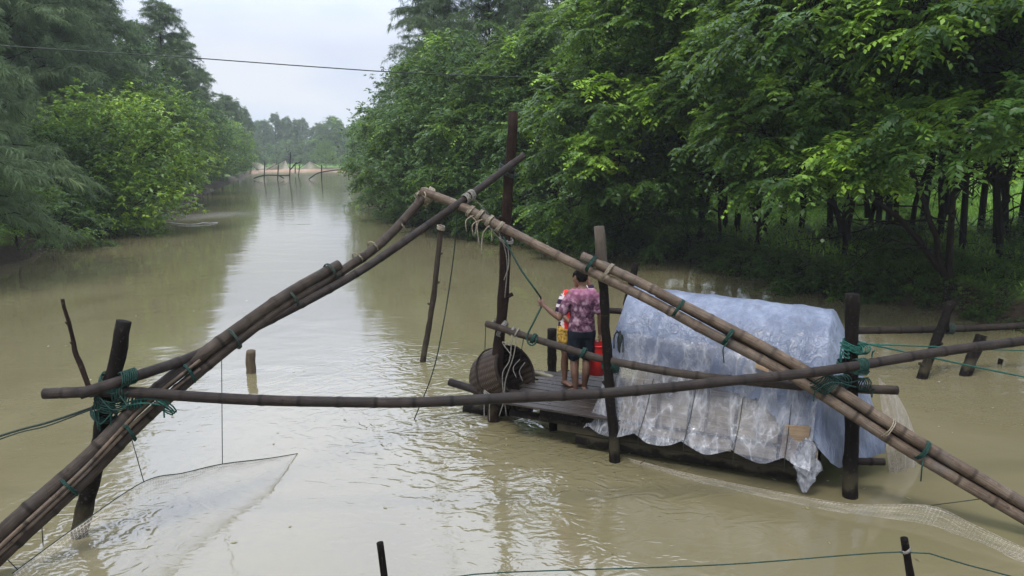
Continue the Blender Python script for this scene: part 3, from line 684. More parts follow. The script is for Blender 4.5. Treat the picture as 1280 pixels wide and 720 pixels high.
# --- field behind the right wood
rng = random.Random(9)
for i in range(26):
    Y = rng.uniform(38, 75); px = rng.uniform(840, 1330)
    rt(px, Y, BUSHF if i % 2 else SHRUBF, rng.uniform(1.0, 2.0), rng.uniform(0, 360), 'bush', 'light green bush in the open field behind the right wood', 'leaf_field', 'bushes in the field', cat='bush')
for i in range(16):
    px = 850 + 34 * i; Y = rng.uniform(85, 110)
    rt(px, Y, DOMEF, rng.uniform(.9, 1.3), rng.uniform(0, 360), 'broadleaf_tree', 'distant tree at the back of the field seen between the trunks', 'leaf_field', 'trees at the back of the field')
# --- shrubs at the right waterline
for px, Y, sc, k in ((1012, 20.4, .6, SHRUB), (985, 21.3, .62, SHRUB), (940, 23.2, .65, SHRUB), (905, 25.0, .65, SHRUB), (1050, 19.9, .5, SHRUB), (1035, 20.8, .6, BUSH), (965, 22.6, .7, BUSH)):
    rt(px, Y, k, sc, px * 11, 'shrub', 'dark shrub overhanging the water between the hut and the wood', 'leaf_bush', 'shrubs over the water behind the hut', cat='shrub')
rng = random.Random(14)
for i in range(22):
    px = 478 + 18.5 * i + rng.uniform(-6, 6); Y = float(np.interp(px, [478, 500, 600, 700, 850, 900], [52, 41.5, 33.2, 31.4, 27.2, 25.6])) + rng.uniform(-.3, .7)
    rt(px, Y, SHRUBG, rng.uniform(.75, 1.1) * (1 if px < 800 else .6), rng.uniform(0, 360), 'shrub', 'low green branches hanging over the waterline of the right bank', 'leaf_rain', 'shrubs along the right waterline', cat='shrub')
rng = random.Random(77)
for i, (px, Y) in enumerate(((55, 30.5), (85, 33.5), (112, 35.5), (150, 38), (172, 41), (196, 47), (215, 56), (238, 66), (250, 78), (262, 92), (275, 108), (10, 27), (290, 124))):
    rt(px, Y, SHRUBG, rng.uniform(.8, 1.2), rng.uniform(0, 360), 'shrub', 'low green branches hanging over the waterline of the left bank', 'leaf_rain', 'shrubs along the left waterline', cat='shrub')
rng = random.Random(31)
for i in range(46):
    px = rng.uniform(1070, 1330); t = rng.random()
    b = RBa; Y = 15.0 + (1330 - px) / 260 * 4.0 + t * 3.0
    rt(px, Y, BUSH if rng.random() < .7 else SHRUB, rng.uniform(.2, .36), rng.uniform(0, 360), 'shrub', 'small leafy plant on the dark soil slope of the right bank', 'leaf_bush', 'small plants on the right bank slope', cat='shrub')
for i in range(16):
    px = rng.uniform(1040, 1320); Y = rng.uniform(18.5, 27)
    rt(px, Y, BUSH, rng.uniform(.3, .6), rng.uniform(0, 360), 'bush', 'undergrowth bush between the trunks of the right wood', 'leaf_bush', 'undergrowth bushes in the right wood', cat='bush')
# --- grass (one mesh, nobody could count it)
rg_ = np.random.default_rng(3); n = 60000
gxx = rg_.uniform(5, 46, n); gyy = rg_.uniform(15, 62, n) ; hh = terrain_h(gxx, gyy); k = (hh > .55); gxx, gyy, hh = gxx[k], gyy[k], hh[k]
gp = np.stack([gxx, gyy, hh - .02], 1); F = len(gp)
gd = nrm(np.stack([rg_.normal(size=F) * .45, rg_.normal(size=F) * .45, np.ones(F)], 1))
v, a = leaf_quads(gp, gd, nrm(rg_.normal(size=(F, 3))), rg_.uniform(.12, .4, F), .016 * (1 + gyy / 40), np.clip(.5 + .2 * rg_.normal(size=F), 0, 1))
go = link('grass', np_mesh('grass', v, np.arange(len(v)).reshape(-1, 4), {'lv': a}), M['leaf_field'], smooth=False)
tag(go, 'short grass under the trees and across the field behind the right bank', 'grass', kind='stuff')

n = 26000; lxx = rg_.uniform(5, 30, n); lyy = rg_.uniform(14, 34, n); lh = terrain_h(lxx, lyy); k = (lh > .05) & (lh < .85); lxx, lyy, lh = lxx[k], lyy[k], lh[k]; F = len(lxx)
M['litter'] = leaf_mat('leaf_litter', (.03, .02, .012), (.085, .055, .028), (.05, .075, .02), .1, .7, .1)
v, a = leaf_quads(np.stack([lxx, lyy, lh + .015], 1), nrm(np.stack([rg_.normal(size=F), rg_.normal(size=F), .25 * rg_.normal(size=F)], 1)), nrm(np.array([0, 0, 1.0]) + .3 * rg_.normal(size=(F, 3))), rg_.uniform(.06, .16, F), .03, rg_.random(F))
lo = link('leaf_litter', np_mesh('leaf_litter', v, np.arange(len(v)).reshape(-1, 4), {'lv': a}), M['litter'], smooth=False)
tag(lo, 'brown leaf litter lying on the dark soil of the right bank', 'leaf litter', kind='stuff')
# ================================================================== platform and hut
HA = Vector((.9, -.436, 0)).normalized(); HB = Vector((-HA.y, HA.x, 0)); HO = Vector((.92, 8.86, 0)); HL = 2.62; DZ = .5
def H(u, d, z): return HO + HA * u + HB * d + Vector((0, 0, z))
zv = Vector((0, 0, 1))
plat = empty('fishing_platform', H(.7, .8, 0), 0, 'wet plank platform on short posts over the water, carrying the hut and two people', 'platform')
def pl(v): return v - plat.location
rng = random.Random(2)
for k in range(12):
    d = -.02 + k * .142; m = MB()
    ul = -1.22 + rng.uniform(-.13, .10) + (.12 if k > 8 else 0); ur = 2.6; seg = rng.uniform(.2, .9)
    for (a, b) in ((ul, seg), (seg + .012, ur)):
        m.box(pl(H((a + b) / 2, d + .062, DZ - .016 + rng.uniform(-.004, .004))), HA * (b - a) / 2 + HB * rng.uniform(-.012, .012) + zv * rng.uniform(-.006, .004), HB * rng.uniform(.058, .066), zv * .015)
    m.build('plank', M['plank'], plat, smooth=False, bevel=.004)
for u in (-1.0, -.1, .9, 1.9, 2.6):
    m = MB(); m.tube([pl(H(u, .06, DZ - .085)), pl(H(u, 1.85, DZ - .085))], .05, 9, knob=.1); m.build('beam', M['post_dark'], plat)
for d in (.12, .85, 1.55):
    m = MB(); m.tube([pl(H(-1.1, d, DZ - .18)), pl(H(.6, d, DZ - .19)), pl(H(2.65, d, DZ - .18))], .048, 9, knob=.1); m.build('beam', M['post_dark'], plat)
for u in (-.7, .55, 1.5, 2.5):
    for d in (.55, 1.55):
        m = MB(); m.tube([pl(H(u, d, -.9)), pl(H(u + .02, d + .01, -.1)), pl(H(u, d, DZ - .03))], .055, 9, knob=.2); m.build('leg', M['post_dark'], plat)
c = [P(562, 477, 10.15), P(607, 491, 9.95), P(665, 512, 9.62)]
bamboo([pl(p) for p in c], .055, .05, 'crossbeam', 'bamboo_grey', plat, open_end=True)

m = MB()  # added dark boards stand in for the black shade below the deck
for k in range(3): m.box(pl(H(.95 + .12 * k, .085 + .012 * k, .40 - .135 * k)), HA * (1.62 - .12 * k) + zv * .01, HB * .014 - zv * .004, zv * .064)
m.build('under_deck_shade', M['post_dark'], plat, smooth=False, bevel=.004)
# ---- hut
hut = empty('tarpaulin_hut', H(HL / 2, .8, DZ), 0, 'low hooped hut covered in blue tarpaulin and clear plastic sheeting on the platform', 'hut')
def hl(v): return v - hut.location
PROF = [(-.14, .28), (-.05, .6), (.10, 1.05), (.26, 1.42), (.52, 1.72), (.88, 1.86), (1.28, 1.74), (1.58, 1.32), (1.70, .55)]
pc = spline([Vector((d, z, 0)) for d, z in PROF], 240)
def prof(t):
    x = max(0, min(1, t)) * 239; i = min(238, int(x)); return pc[i].lerp(pc[i + 1], x - i)
PL = [0]
for i in range(239): PL.append(PL[-1] + (pc[i + 1] - pc[i]).length)
def t_of_z(z):                         # front side only
    for i in range(240):
        if pc[i].y >= z: return i / 239
    return .5
def nz_(a, b, c_, s=1.0): return mnoise.noise(Vector((a * s, b * s, c_ * s)))
def hut_pt(u, t, off=0.0, amp=1.0, seed=0.0):
    """point of the cover: u along the hut, t round the hoop; past HL the end bulges shut"""
    p = prof(t); q = (prof(t + .01) - prof(t - .01)); nn = Vector((-q.y, q.x, 0)); nn = nn.normalized() if nn.length else Vector((0, 1, 0))
    d, z = p.x, p.y; frac = max(0, min(1, u / HL))
    z = z * (1.055 - .05 * frac) if z > .4 else z
    s = (PL[min(239, int(max(0, min(1, t)) * 239))])
    fold = .62 * (nz_(u * 6.5 + .5 * s, s * .9 + seed, 3.1) * .028 + nz_(u * 15 + s * 2.2, s * 2.0 + seed, 7.7) * .012 + abs(nz_(u * 3.2 - s * 1.6, s * 1.6 + seed, 1.3)) * .055 \
        - abs(nz_(u * 6 + s * 3, s * 2.2 - u * 2, seed + 9)) * .030 + nz_(u * 22 + 5 * s, s * 7, seed + 2) * .006)
    sag = -.035 * abs(math.sin(math.pi * u / .56)) * min(1, z / .6)
    e = (fold + sag) * amp * (1 if z < 1.2 else max(.35, 1 - (z - 1.2) * 1.4)) + off
    d2, z2 = d - nn.x * -e * 1.0, z + nn.y * e
    d2 = d + nn.x * e
    # the profile normal points outwards (towards the camera on the front)
    if u > HL:
        k = (u - HL) / .55; r = 1 - .93 * min(1, k) ** 1.15
        d2 = 1.02 + (d2 - 1.02) * r; z2 = .25 + (z2 - .25) * r if z2 > .25 else z2
        uu = HL + .66 * min(1, k) + .02 * nz_(d2 * 9, z2 * 5, 4.4)
        return hl(H(uu, d2, z2))
    left = .27 * max(0, min(1, (z2 - .2) / 1.5)) ** .8
    uu = left + (u - 0) * (HL - left) / HL
    return hl(H(uu, d2, z2))
def grid_obj(name, f, us, ts, mat, parent, flip=False):
    v = []; uv = []
    for u in us:
        for q in ts: v.append(f(u, q)); uv.append((u, q))
    nt = len(ts); fs = []
    for i in range(len(us) - 1):
        for j in range(nt - 1):
            a = i * nt + j; fs.append((a, a + nt, a + nt + 1, a + 1) if flip else (a, a + 1, a + nt + 1, a + nt))
    me = bpy.data.meshes.new(name); me.from_pydata([tuple(p) for p in v], [], fs)
    ul = me.uv_layers.new(name='UVMap'); li = np.empty(len(me.loops), np.int32); me.loops.foreach_get('vertex_index', li)
    ul.data.foreach_set('uv', np.array(uv, np.float32)[li].ravel()); me.update()
    return link(name, me, mat, parent)
lin = lambda a, b, n: [a + (b - a) * i / (n - 1) for i in range(n)]
# normal of the profile: t runs from the front hem up and over; (-dz, dd) points to the front/top
def mat_tarp(name, c1, c2, c3, alpha, rough=.28, spec=.5, crease=.6):
    m = NT(name); uv = m.uv(); ob = m.obj()
    n1 = m.noise(ob, 1.6, 3, .5, .3)
    def ridge(sc, scale, dist, w):            # sharp fold lines of a stretched sheet
        r = m.math('ABSOLUTE', m.math('SUBTRACT', m.noise(m.mapping(ob, sc, (0, .25, .2)), scale, 2, .5, dist), .5))
        return m.ramp(r, [(0, (1, 1, 1)), (w * .3, (.45, .45, .45)), (w, (0, 0, 0))])
    ra = ridge((1, 1, .26), 4.0, .25, .09); rb = ridge((1, 1, .30), 10, .35, .09); rc = ridge((1, 1, .6), 22, .5, .10)
    cr_ = m.math('ADD', m.math('MULTIPLY', ra, .42), m.math('ADD', m.math('MULTIPLY', rb, .26), m.math('MULTIPLY', rc, .12)), clamp=True)
    base = m.ramp(n1, [(.36, c1), (.5, c2), (.66, tuple((p_ + q_) / 2 for p_, q_ in zip(c2, c3)))])
    col = m.mix(m.math('MULTIPLY', cr_, .70 if alpha < 1 else .55), base, c3)
    if alpha == 1:
        st = m.noise(m.mapping(ob, (1.0, 1.0, .15), (0, .2, .45)), 13, 3, .6, .3); col = m.mix(m.ramp(st, [(.36, (.45, .45, .45)), (.56, (0, 0, 0))]), col, c1)
    dirt = m.ramp(m.noise(ob, 4.5, 5, .7, .4), [(.56, (0, 0, 0)), (.74, (.5, .5, .5))]); col = m.mix(dirt, col, (.11, .10, .08))
    nb = m.bump(cr_, crease, .018)
    p = m.bsdf(col, m.math('ADD', m.math('MULTIPLY', n1, .2), rough - .08), spec, nb)
    if alpha < 1:
        t = m.n.new('ShaderNodeBsdfTransparent'); t.inputs[0].default_value = (.93, .95, 1, 1)
        x = m.n.new('ShaderNodeMixShader'); m.l(m.math('ADD', alpha - .10, m.math('MULTIPLY', cr_, .55), clamp=True), x.inputs[0])
        m.l(t.outputs[0], x.inputs[1]); m.l(p, x.inputs[2]); return m.done(x.outputs[0])
    return m.done(p)
M['blue_tarp'] = mat_tarp('blue_tarp', (.080, .100, .145), (.125, .152, .215), (.27, .305, .375), 1.0, .36, .35, .9)
M['clear_plastic'] = mat_tarp('clear_plastic', (.19, .195, .22), (.27, .28, .305), (.62, .63, .65), .44, .20, .5, .8)
M['beige_plastic'] = mat_tarp('beige_plastic', (.22, .19, .15), (.32, .28, .23), (.42, .38, .32), .62, .3, .5, .7)
def blue_low(u):
    zl = 1.12 + .05 * nz_(u * 3, 0, 5) - (.16 * max(0, min(1, (u - 1.15) / .35))) - (.26 * max(0, min(1, (u - 1.9) / .3))) - .5 * max(0, min(1, (u - 2.5) / .35))
    return t_of_z(max(.24, zl))
us = lin(0, HL, 150) + lin(HL + .02, HL + .55, 26)
grid_obj('blue_tarpaulin', lambda u, q: hut_pt(u, blue_low(u) + (1 - blue_low(u)) * q, .004), us, lin(0, 1, 120), M['blue_tarp'], hut)
def hem(u):
    k = abs(math.sin(math.pi * (u - .05) / .56))
    return .41 - .09 * k + .03 * nz_(u * 5, 2, 2)
def clear_pt(u, q):
    t0 = 0.0; t1 = t_of_z(1.42 + .04 * nz_(u * 4, 1, 1) - .10 * max(0, min(1, (u - 1.3) / .5)))
    t = t0 + (t1 - t0) * q; low = max(0, 1 - q * 2.6) ** 1.3
    p = hut_pt(u, t, .020 + .022 * low * nz_(u * 11, q * 4, 6.0), 1.25, 4.0)
    p = p + Vector((0, 0, (hem(u) - .28) * low)) + HB * (-.05 * low * abs(math.sin(math.pi * (u - .05) / .56)))
    if u < .6: p = p + HB * (.24 * (1 - u / .6) * max(0, 1 - q * 1.3))
    if u < .5: p = p - HA * (.10 * low * (1 - u / .5)) + Vector((0, 0, -.10 * low * (1 - u / .5)))
    return p
grid_obj('clear_plastic_sheet', clear_pt, lin(-.0, HL - .06, 170), lin(0, 1, 90), M['clear_plastic'], hut)
# inner wall of woven mats, timber seen through the sheet, and the hoops
m = MB()
for (a, b, z0, z1) in ((.42, .64, .40, .98), (.66, 1.2, .38, .98), (1.25, 1.72, .34, .95), (1.76, 2.2, .33, .92), (2.3, 2.62, .36, .80)):
    q0 = prof(t_of_z(z0)); q1 = prof(t_of_z(z1))
    m.box(hl(H((a + b) / 2, (q0.x + q1.x) / 2 + .085, (z0 + z1) / 2)), HA * (b - a) / 2, HB * (q1.x - q0.x) / 2 + zv * (z1 - z0) / 2, HB * .008)
m.build('mat_wall', M['mat_wall'], hut, smooth=False)
M['board'] = mat_wood('board_tan', (.20, .135, .08), (.34, .25, .16), .7, .2, .6)
m = MB(); q0 = prof(t_of_z(.38)); m.box(hl(H(2.38, q0.x + .075, .56)), HA * .13 + zv * .01, zv * .19 + HA * .02, HB * .008); m.build('board', M['board'], hut, smooth=False)
m = MB(); q0 = prof(t_of_z(1.35)); m.box(hl(H(1.98, q0.x - .045, 1.34)), HA * .075 + zv * -.02, zv * .075 + HB * .035, (HB * .9 - zv * .4) * .006); m.build('board', M['board'], hut, smooth=False)
for u in (.3, .86, 1.42, 1.98, 2.54):
    m = MB(); pts = [hl(H(u, .78 + (prof(t).x - .78) * .93, prof(t).y * .965)) for t in lin(.06, .98, 30)]; m.tube(pts, .016, 7); m.build('hoop', M['bamboo_tan'], hut)
m = MB(); m.tube([hl(H(.2, .8, 1.78)), hl(H(2.6, .8, 1.76))], .02, 7); m.build('ridge_pole', M['bamboo_tan'], hut)
m = MB(); m.box(hl(H(1.4, 1.5, .95)), HA * 1.25, HB * .01, zv * .42); m.build('mat_wall', M['mat_wall'], hut, smooth=False)
# tie cords that gather the sheet at the hem
for u in (.66, 1.20, 1.76, 2.3):
    m = MB(); pts = [clear_pt(u, q) + HB * -.012 for q in lin(.02, .62, 12)]; pts = [pts[0] + Vector((0, 0, -.16))] + pts
    m.tube(pts, .004, 4); m.build('tie_cord', M['cord_black'], hut)
# crumpled plastic hanging at the right front corner
def crump(ang, q):
    r = .02 + .085 * math.sin(math.pi * min(1, q * .93 + .07)) ** .8
    c0 = H(HL - .10, -.10, .62 - .58 * q)
    r *= 1 + .6 * nz_(math.cos(ang) * 2.2, math.sin(ang) * 2.2, q * 5) + .25 * nz_(math.cos(ang) * 6, math.sin(ang) * 6, q * 12)
    return hl(c0 + HA * math.cos(ang) * r + HB * math.sin(ang) * r * .7)
grid_obj('hanging_plastic', lambda a, q: crump(a, q), lin(0, 2 * math.pi, 30), lin(0, 1, 40), M['clear_plastic'], hut)
# beige plastic flap spread at the far right end
fa = [P(1098, 470, 8.5), P(1112, 600, 8.25), P(1150, 592, 8.6), P(1118, 488, 8.7)]
def flap(u, q):
    p = (fa[0].lerp(fa[1], q)).lerp(fa[3].lerp(fa[2], q), u)
    return hl(p + Vector((.02, -.06, 0)) * nz_(u * 6, q * 2, 8) + HB * (-.10 * math.sin(math.pi * u)) + HA * .08 * math.sin(math.pi * q) * u)
grid_obj('plastic_flap', flap, lin(0, 1, 30), lin(0, 1, 40), M['beige_plastic'], hut)
m = MB(); m.tube([hl(H(.34, .14, 1.55)), hl(H(.36, .13, 1.42)), hl(H(.33, .10, 1.36))], .012, 5)
for k in range(6): dangle(m, hl(H(.31 + .015 * k, .10, 1.56 - .01 * k)), .22, .008, k, .06)
m.build('dark_rag', M['cord_black'], hut)

# ================================================================== posts
g = None
b = W(100, 670); tp = P(156, 402, 6.95)
post('wooden_post', [b + (b - tp) * .35, b, b.lerp(tp, .5), tp], .082, .068, 'post_dark', 'leaning dark wooden post at the left, lashed where two bamboo poles cross', 'post')
b = W(1062, 621); tp = P(1067, 368, 7.66)
post('wooden_post', [b + Vector((0, 0, -.8)), b, b.lerp(tp, .5), tp], .078, .070, 'post_dark', 'upright dark post with green rope at the right end of the hut', 'post')
b = W(617, 526); tp = P(641, 140, 10.05)
post('wooden_post', [b + Vector((0, 0, -.9)), b, b.lerp(tp, .5) + Vector((.02, 0, 0)), tp], .088, .062, 'post_red', 'tallest dark post, standing in the water by the basket and ending among the leaves', 'post', stubs=4)
b = P(768, 577, 8.60); b.z = 0; tp = P(749, 284, 8.66)
o = post('wooden_post', [b + Vector((0, 0, -.8)), b, b.lerp(tp, .5), tp], .068, .050, 'post_dark', 'post with a pale bleached top, at the left end of the hut beside the boy', 'post')
m = MB(); q = [b.lerp(tp, k) - (b + Vector((0, 0, -.8))) for k in (.80, .86, .93, 1.004)]; m.tube(q, [.062, .066, .063, .058], 12, knob=.15); m.build('bleached_top', M['post_grey'], o)
b = W(314, 466); post('mooring_stub', [b + Vector((0, 0, -.7)), b, P(314, 438, b.y)], .085, .082, 'pole_stub', 'short tan stub of a pole standing alone in the calm water', 'post', stubs=0)
b = W(529, 452); tp = P(551, 283, b.y - .1)
o = post('slanted_stake', [b + (b - tp) * .3, b, b.lerp(tp, .5) + Vector((.03, 0, 0)), tp], .055, .045, 'post_brown', 'thin slanting stake in the open water below the bamboo crossing', 'stake', stubs=3)
m = MB(); wrap(m, tp - o.location - Vector((0, 0, .02)), Vector((.1, 0, 1)), .05, 5, .01, .06, 4); m.build('rope_knot', M['rope_straw'], o)
b = P(690, 470, 11.3); post('mooring_stub', [Vector((b.x, b.y, -.7)), b, P(690, 412, 11.3)], .075, .07, 'post_dark', 'short dark post behind the planks, left of the two people', 'post', stubs=1)
b = P(777, 420, 11.2); tp = P(794, 329, 11.2); post('wooden_post', [Vector((b.x - .16, b.y, -.7)), b, tp], .062, .055, 'post_dark', 'leaning dark post sticking up behind the left end of the blue roof', 'post')
b = W(1153, 473); tp = P(1189, 378, b.y + .1)
post('leaning_stake', [b + (b - tp) * .4, b, b.lerp(tp, .5), tp], .085, .07, 'post_dark', 'longer leaning dark stake crossing the low pole at the far right', 'stake')
b = W(1206, 469); tp = P(1226, 418, b.y + .1)
post('leaning_stake', [b + (b - tp) * .5, b, b.lerp(tp, .5), tp], .095, .085, 'post_dark', 'shorter thicker leaning stake at the far right, under the upper bamboo pole', 'stake', stubs=1)
b = W(1250, 455); post('mooring_stub', [b + Vector((0, 0, -.6)), b, b + Vector((.01, 0, .09))], .045, .04, 'post_dark', 'tiny dark stake top barely above the water at the far right', 'post', stubs=0)
tp = P(475, 679, 5.2); q = P(480, 720, 5.2); d = (q - tp); bot = tp + d * ((tp.z + .6) / -d.z)
post('foreground_pole', [bot, tp.lerp(bot, .5), tp], .030, .027, 'post_dark', 'thin dark pole end rising at the bottom edge, left of centre', 'pole', stubs=0, knob=.1)
tp = P(1130, 673, 5.4); q = P(1138, 720, 5.4); d = (q - tp); bot = tp + d * ((tp.z + .6) / -d.z)
o = post('foreground_pole', [bot, tp.lerp(bot, .5), tp], .033, .028, 'post_dark', 'thin dark pole end with a green line tied on, at the bottom right', 'pole', stubs=0, knob=.1)
m = MB(); wrap(m, P(1132, 688, 5.4) - bot, d, .03, 3, .005, .025, 8); m.build('line_knot', M['rope_white'], o)
c = [P(78, 373, 7.0), P(90, 420, 7.0), P(97, 448, 6.98), P(117, 496, 6.9)]; o = empty('dead_branch', c[-1], 0, 'thin crooked dead branch standing up behind the left end of the poles', 'branch')
m = MB(); cc = spline([p - c[-1] for p in c], 20); m.tube([p + mnoise.noise_vector(p * 7) * .012 for p in cc], [.016 + .012 * i / 19 for i in range(20)], 7, knob=.3)
for i in (5, 9, 13): m.tube([cc[i], cc[i] + Vector((.035 * (-1) ** i, 0, .04))], [.012, .006], 5)
m.build('stick', M['post_red'], o)

# ================================================================== bamboo poles of the lift net
def Yarm(px): 
    if px < 533: a, b, x0, x1 = 9.65, 7.05, 533, 200
    else: a, b, x0, x1 = 9.65, 7.50, 533, 1040
    return 1 / (1 / a + (1 / b - 1 / a) * (px - x0) / (x1 - x0))
def arm(pxs, dy=0): return [P(x, y, Yarm(x) + dy) for x, y in pxs]
def rel(pts, o): return [Vector(p) - o.location for p in pts]
# left arm
A1 = arm([(533, 243), (479, 301), (426, 340), (340, 393), (200, 507), (100, 606), (0, 698), (-120, 812), (-170, 860)])
B1 = arm([(424, 331), (340, 381), (195, 488), (100, 580), (0, 669), (-120, 785), (-165, 830)], .02)
larm = empty('lift_net_boom', A1[4], 0, 'bundle of lashed brown bamboo poles rising from the lower left corner to the pole crossing', 'bamboo boom')
bamboo(rel(A1, larm), .054, .057, 'bamboo_pole', 'bamboo_brown', larm, open_end=True)
bamboo(rel(B1, larm), .062, .070, 'bamboo_pole', 'bamboo_brown', larm, open_end=True)
for k, (dy1, dy2) in enumerate(((-6, -3), (4, 6))):
    c = arm([(250, 456 + dy1), (180, 513 + dy1), (100, 593 + dy2), (0, 686 + dy2), (-100, 782)], -.05); bamboo(rel(c, larm), .017, .021, 'bamboo_cane', 'bamboo_tan', larm, 8)
for k, (x, y, mt) in enumerate(((413, 340, 'rope_dark'), (365, 374, 'rope_dark'), (235, 466, 'rope_green'), (160, 538, 'rope_green'), (86, 607, 'rope_green'), (292, 424, 'rope_dark'))):
    m = MB(); p = P(x, y, Yarm(x)); ax = P(x - 10, y + 8, Yarm(x - 10)) - p; wrap(m, p - larm.location, ax, .105 if x < 350 else .092, 3, .0065, .03, k, .2, 1.0); m.build('rope_binding', M[mt], larm)
m = MB(); p = A1[0]
wrap(m, p - larm.location + Vector((-.02, 0, -.03)), A1[1] - A1[0], .075, 7, .012, .13, 3); wrap(m, p - larm.location + Vector((.04, -.03, .0)), Vector((1, 0, -.5)), .07, 4, .014, .08, 5)
for k in range(5): dangle(m, p - larm.location + Vector((-.09 + .03 * k, -.06, .05)), .1 + .03 * k, .008, k + 40, .2)
m.build('rag_binding', M['rope_straw'], larm)
for k, (x, y) in enumerate(((447, 322), (466, 308), (500, 284))):
    m = MB(); p = P(x, y, Yarm(x)); wrap(m, p - larm.location, A1[1] - A1[2], .062, 2, .005, .02, k); m.build('rope_binding', M['rope_straw'], larm)
# right arm
A2 = arm([(527, 239), (570, 255), (600, 269), (700, 321), (800, 369), (880, 412), (1000, 477), (1150, 572), (1280, 648), (1420, 728)])
B2 = arm([(728, 320), (800, 353), (880, 395), (1000, 459), (1150, 553), (1280, 630), (1420, 712)], .02)
rarm = empty('lift_net_boom', A2[6], 0, 'pair of tan bamboo poles slanting from the crossing across the hut to the right edge', 'bamboo boom')
bamboo(rel(A2, rarm), .055, .057, 'bamboo_pole', 'bamboo_tan', rarm, open_end=True)
bamboo(rel(B2, rarm), .055, .060, 'bamboo_pole', 'bamboo_tan', rarm, open_end=True)
c = arm([(820, 370), (1000, 468), (1150, 563), (1290, 645)], .05); bamboo(rel(c, rarm), .020, .022, 'bamboo_cane', 'bamboo_brown', rarm, 8)
for k, (x, y, mt, n_) in enumerate(((739, 330, 'rope_green', 4), (760, 340, 'rope_straw', 3), (848, 385, 'rope_green', 3), (910, 420, 'rope_green', 4), (1152, 562, 'rope_green', 5), (1110, 535, 'rope_straw', 2))):
    m = MB(); p = P(x, y, Yarm(x)); ax = P(x + 10, y + 5.5, Yarm(x + 10)) - p; wrap(m, p - rarm.location, ax, .095, n_, .0065, .04, k + 20, .3)
    if k in (3, 4): dangle(m, p - rarm.location + Vector((-.03, -.1, -.05)), .22, .007, k)
    m.build('rope_binding', M[mt], rarm)
m = MB()
for k, (x, y) in enumerate(((588, 264), (600, 269), (612, 276), (625, 284))):
    p = P(x, y, Yarm(x)); wrap(m, p - rarm.location, A2[3] - A2[2], .062, 3, .008, .05, k + 60, .4)
    if k < 3: dangle(m, p - rarm.location + Vector((0, -.06, -.05)), .25 + .06 * k, .009, k + 70, .12); dangle(m, p - rarm.location + Vector((.05, -.06, -.04)), .2, .007, k + 90, .2)
m.build('rag_binding', M['rope_straw'], rarm)
# cross bar on the two posts
cb = [P(55, 492, 6.78), P(140, 490, 6.80), P(250, 497, 6.84), P(400, 503, 6.92), P(560, 501.5, 7.0), P(760, 491, 7.13), P(900, 478, 7.24), P(1000, 467, 7.34), P(1060, 459, 7.42), P(1180, 440, 7.55), P(1290, 424, 7.66), P(1420, 404, 7.8)]
o = empty('crossbar', cb[4], 0, 'long dark horizontal bamboo bar from the left post to the right edge, foremost pole', 'bamboo bar')
bamboo(rel(cb, o), .052, .050, 'bamboo_pole', 'bamboo_grey', o, open_end=True)
# brace from the left post to the tallest post
br = [(100, 493, 6.66), (180, 467, 6.9), (250, 442, 7.4), (340, 398, 7.95), (460, 332, 8.72), (575, 253, 9.42), (655, 194, 9.9)]
br = [P(*q) for q in br]; o = empty('brace_pole', br[0], 0, 'grey bamboo pole rising from the left post over the crossing to the tallest post', 'bamboo pole')
bamboo(rel(br, o), .052, .046, 'bamboo_pole', 'bamboo_grey', o, open_end=True)
m = MB(); p = P(583, 248, 9.45)
for k in range(2): wrap(m, p + Vector((.06 * k, 0, .04 * k)) - o.location, br[6] - br[5], .05, 4, .008, .06, k + 7, .3)
m.build('rope_binding', M['rope_white'], o)
# hand rail
hr = [P(608, 405, 9.93), P(700, 433, 9.38), P(765, 452, 8.62), P(870, 470, 8.25), P(1000, 482, 7.85), P(1122, 488, 7.76)]
o = empty('hand_rail', hr[1], 0, 'sloping bamboo hand rail from the tallest post past the people and the hut front', 'bamboo rail')
bamboo(rel(hr, o), .046, .050, 'bamboo_pole', 'bamboo_brown', o, open_end=True)
for k, (x, y, Y) in enumerate(((667, 423, 9.58), (729, 441, 8.96))):
    m = MB(); wrap(m, P(x, y, Y) - o.location, hr[1] - hr[0], .05, 3, .010, .05, k + 3, .4); m.build('rope_binding', M['rope_green'], o)
bk = [P(742, 387, 10.9), P(790, 390, 10.95), P(850, 396, 10.8)]; o = empty('back_rail', bk[0], 0, 'short dark rail between the bleached post and the hut, behind the boy', 'bamboo rail'); bamboo(rel(bk, o), .045, .045, 'bamboo_pole', 'bamboo_dark', o, open_end=True)
bk = [P(1058, 414, 12.35), P(1185, 411, 12.4), P(1330, 405, 12.5), P(1420, 402, 12.6)]; o = empty('low_pole', bk[0], 0, 'dark horizontal pole over the water at the far right, held by the longer leaning stake', 'pole'); bamboo(rel(bk, o), .062, .055, 'bamboo_pole', 'bamboo_dark', o)
m = MB(); wrap(m, P(1187, 411, 12.33) - o.location, Vector((1, 0, .05)), .07, 4, .012, .1, 12); m.build('rope_binding', M['rope_dark'], o)
bk = [P(1066, 577, 7.74), P(1105, 577, 7.72)]; o = empty('peg', bk[0], 0, 'short dark peg tied low on the right post above the water', 'peg'); bamboo(rel(bk, o), .04, .04, 'bamboo_pole', 'bamboo_dark', o, step=.02)

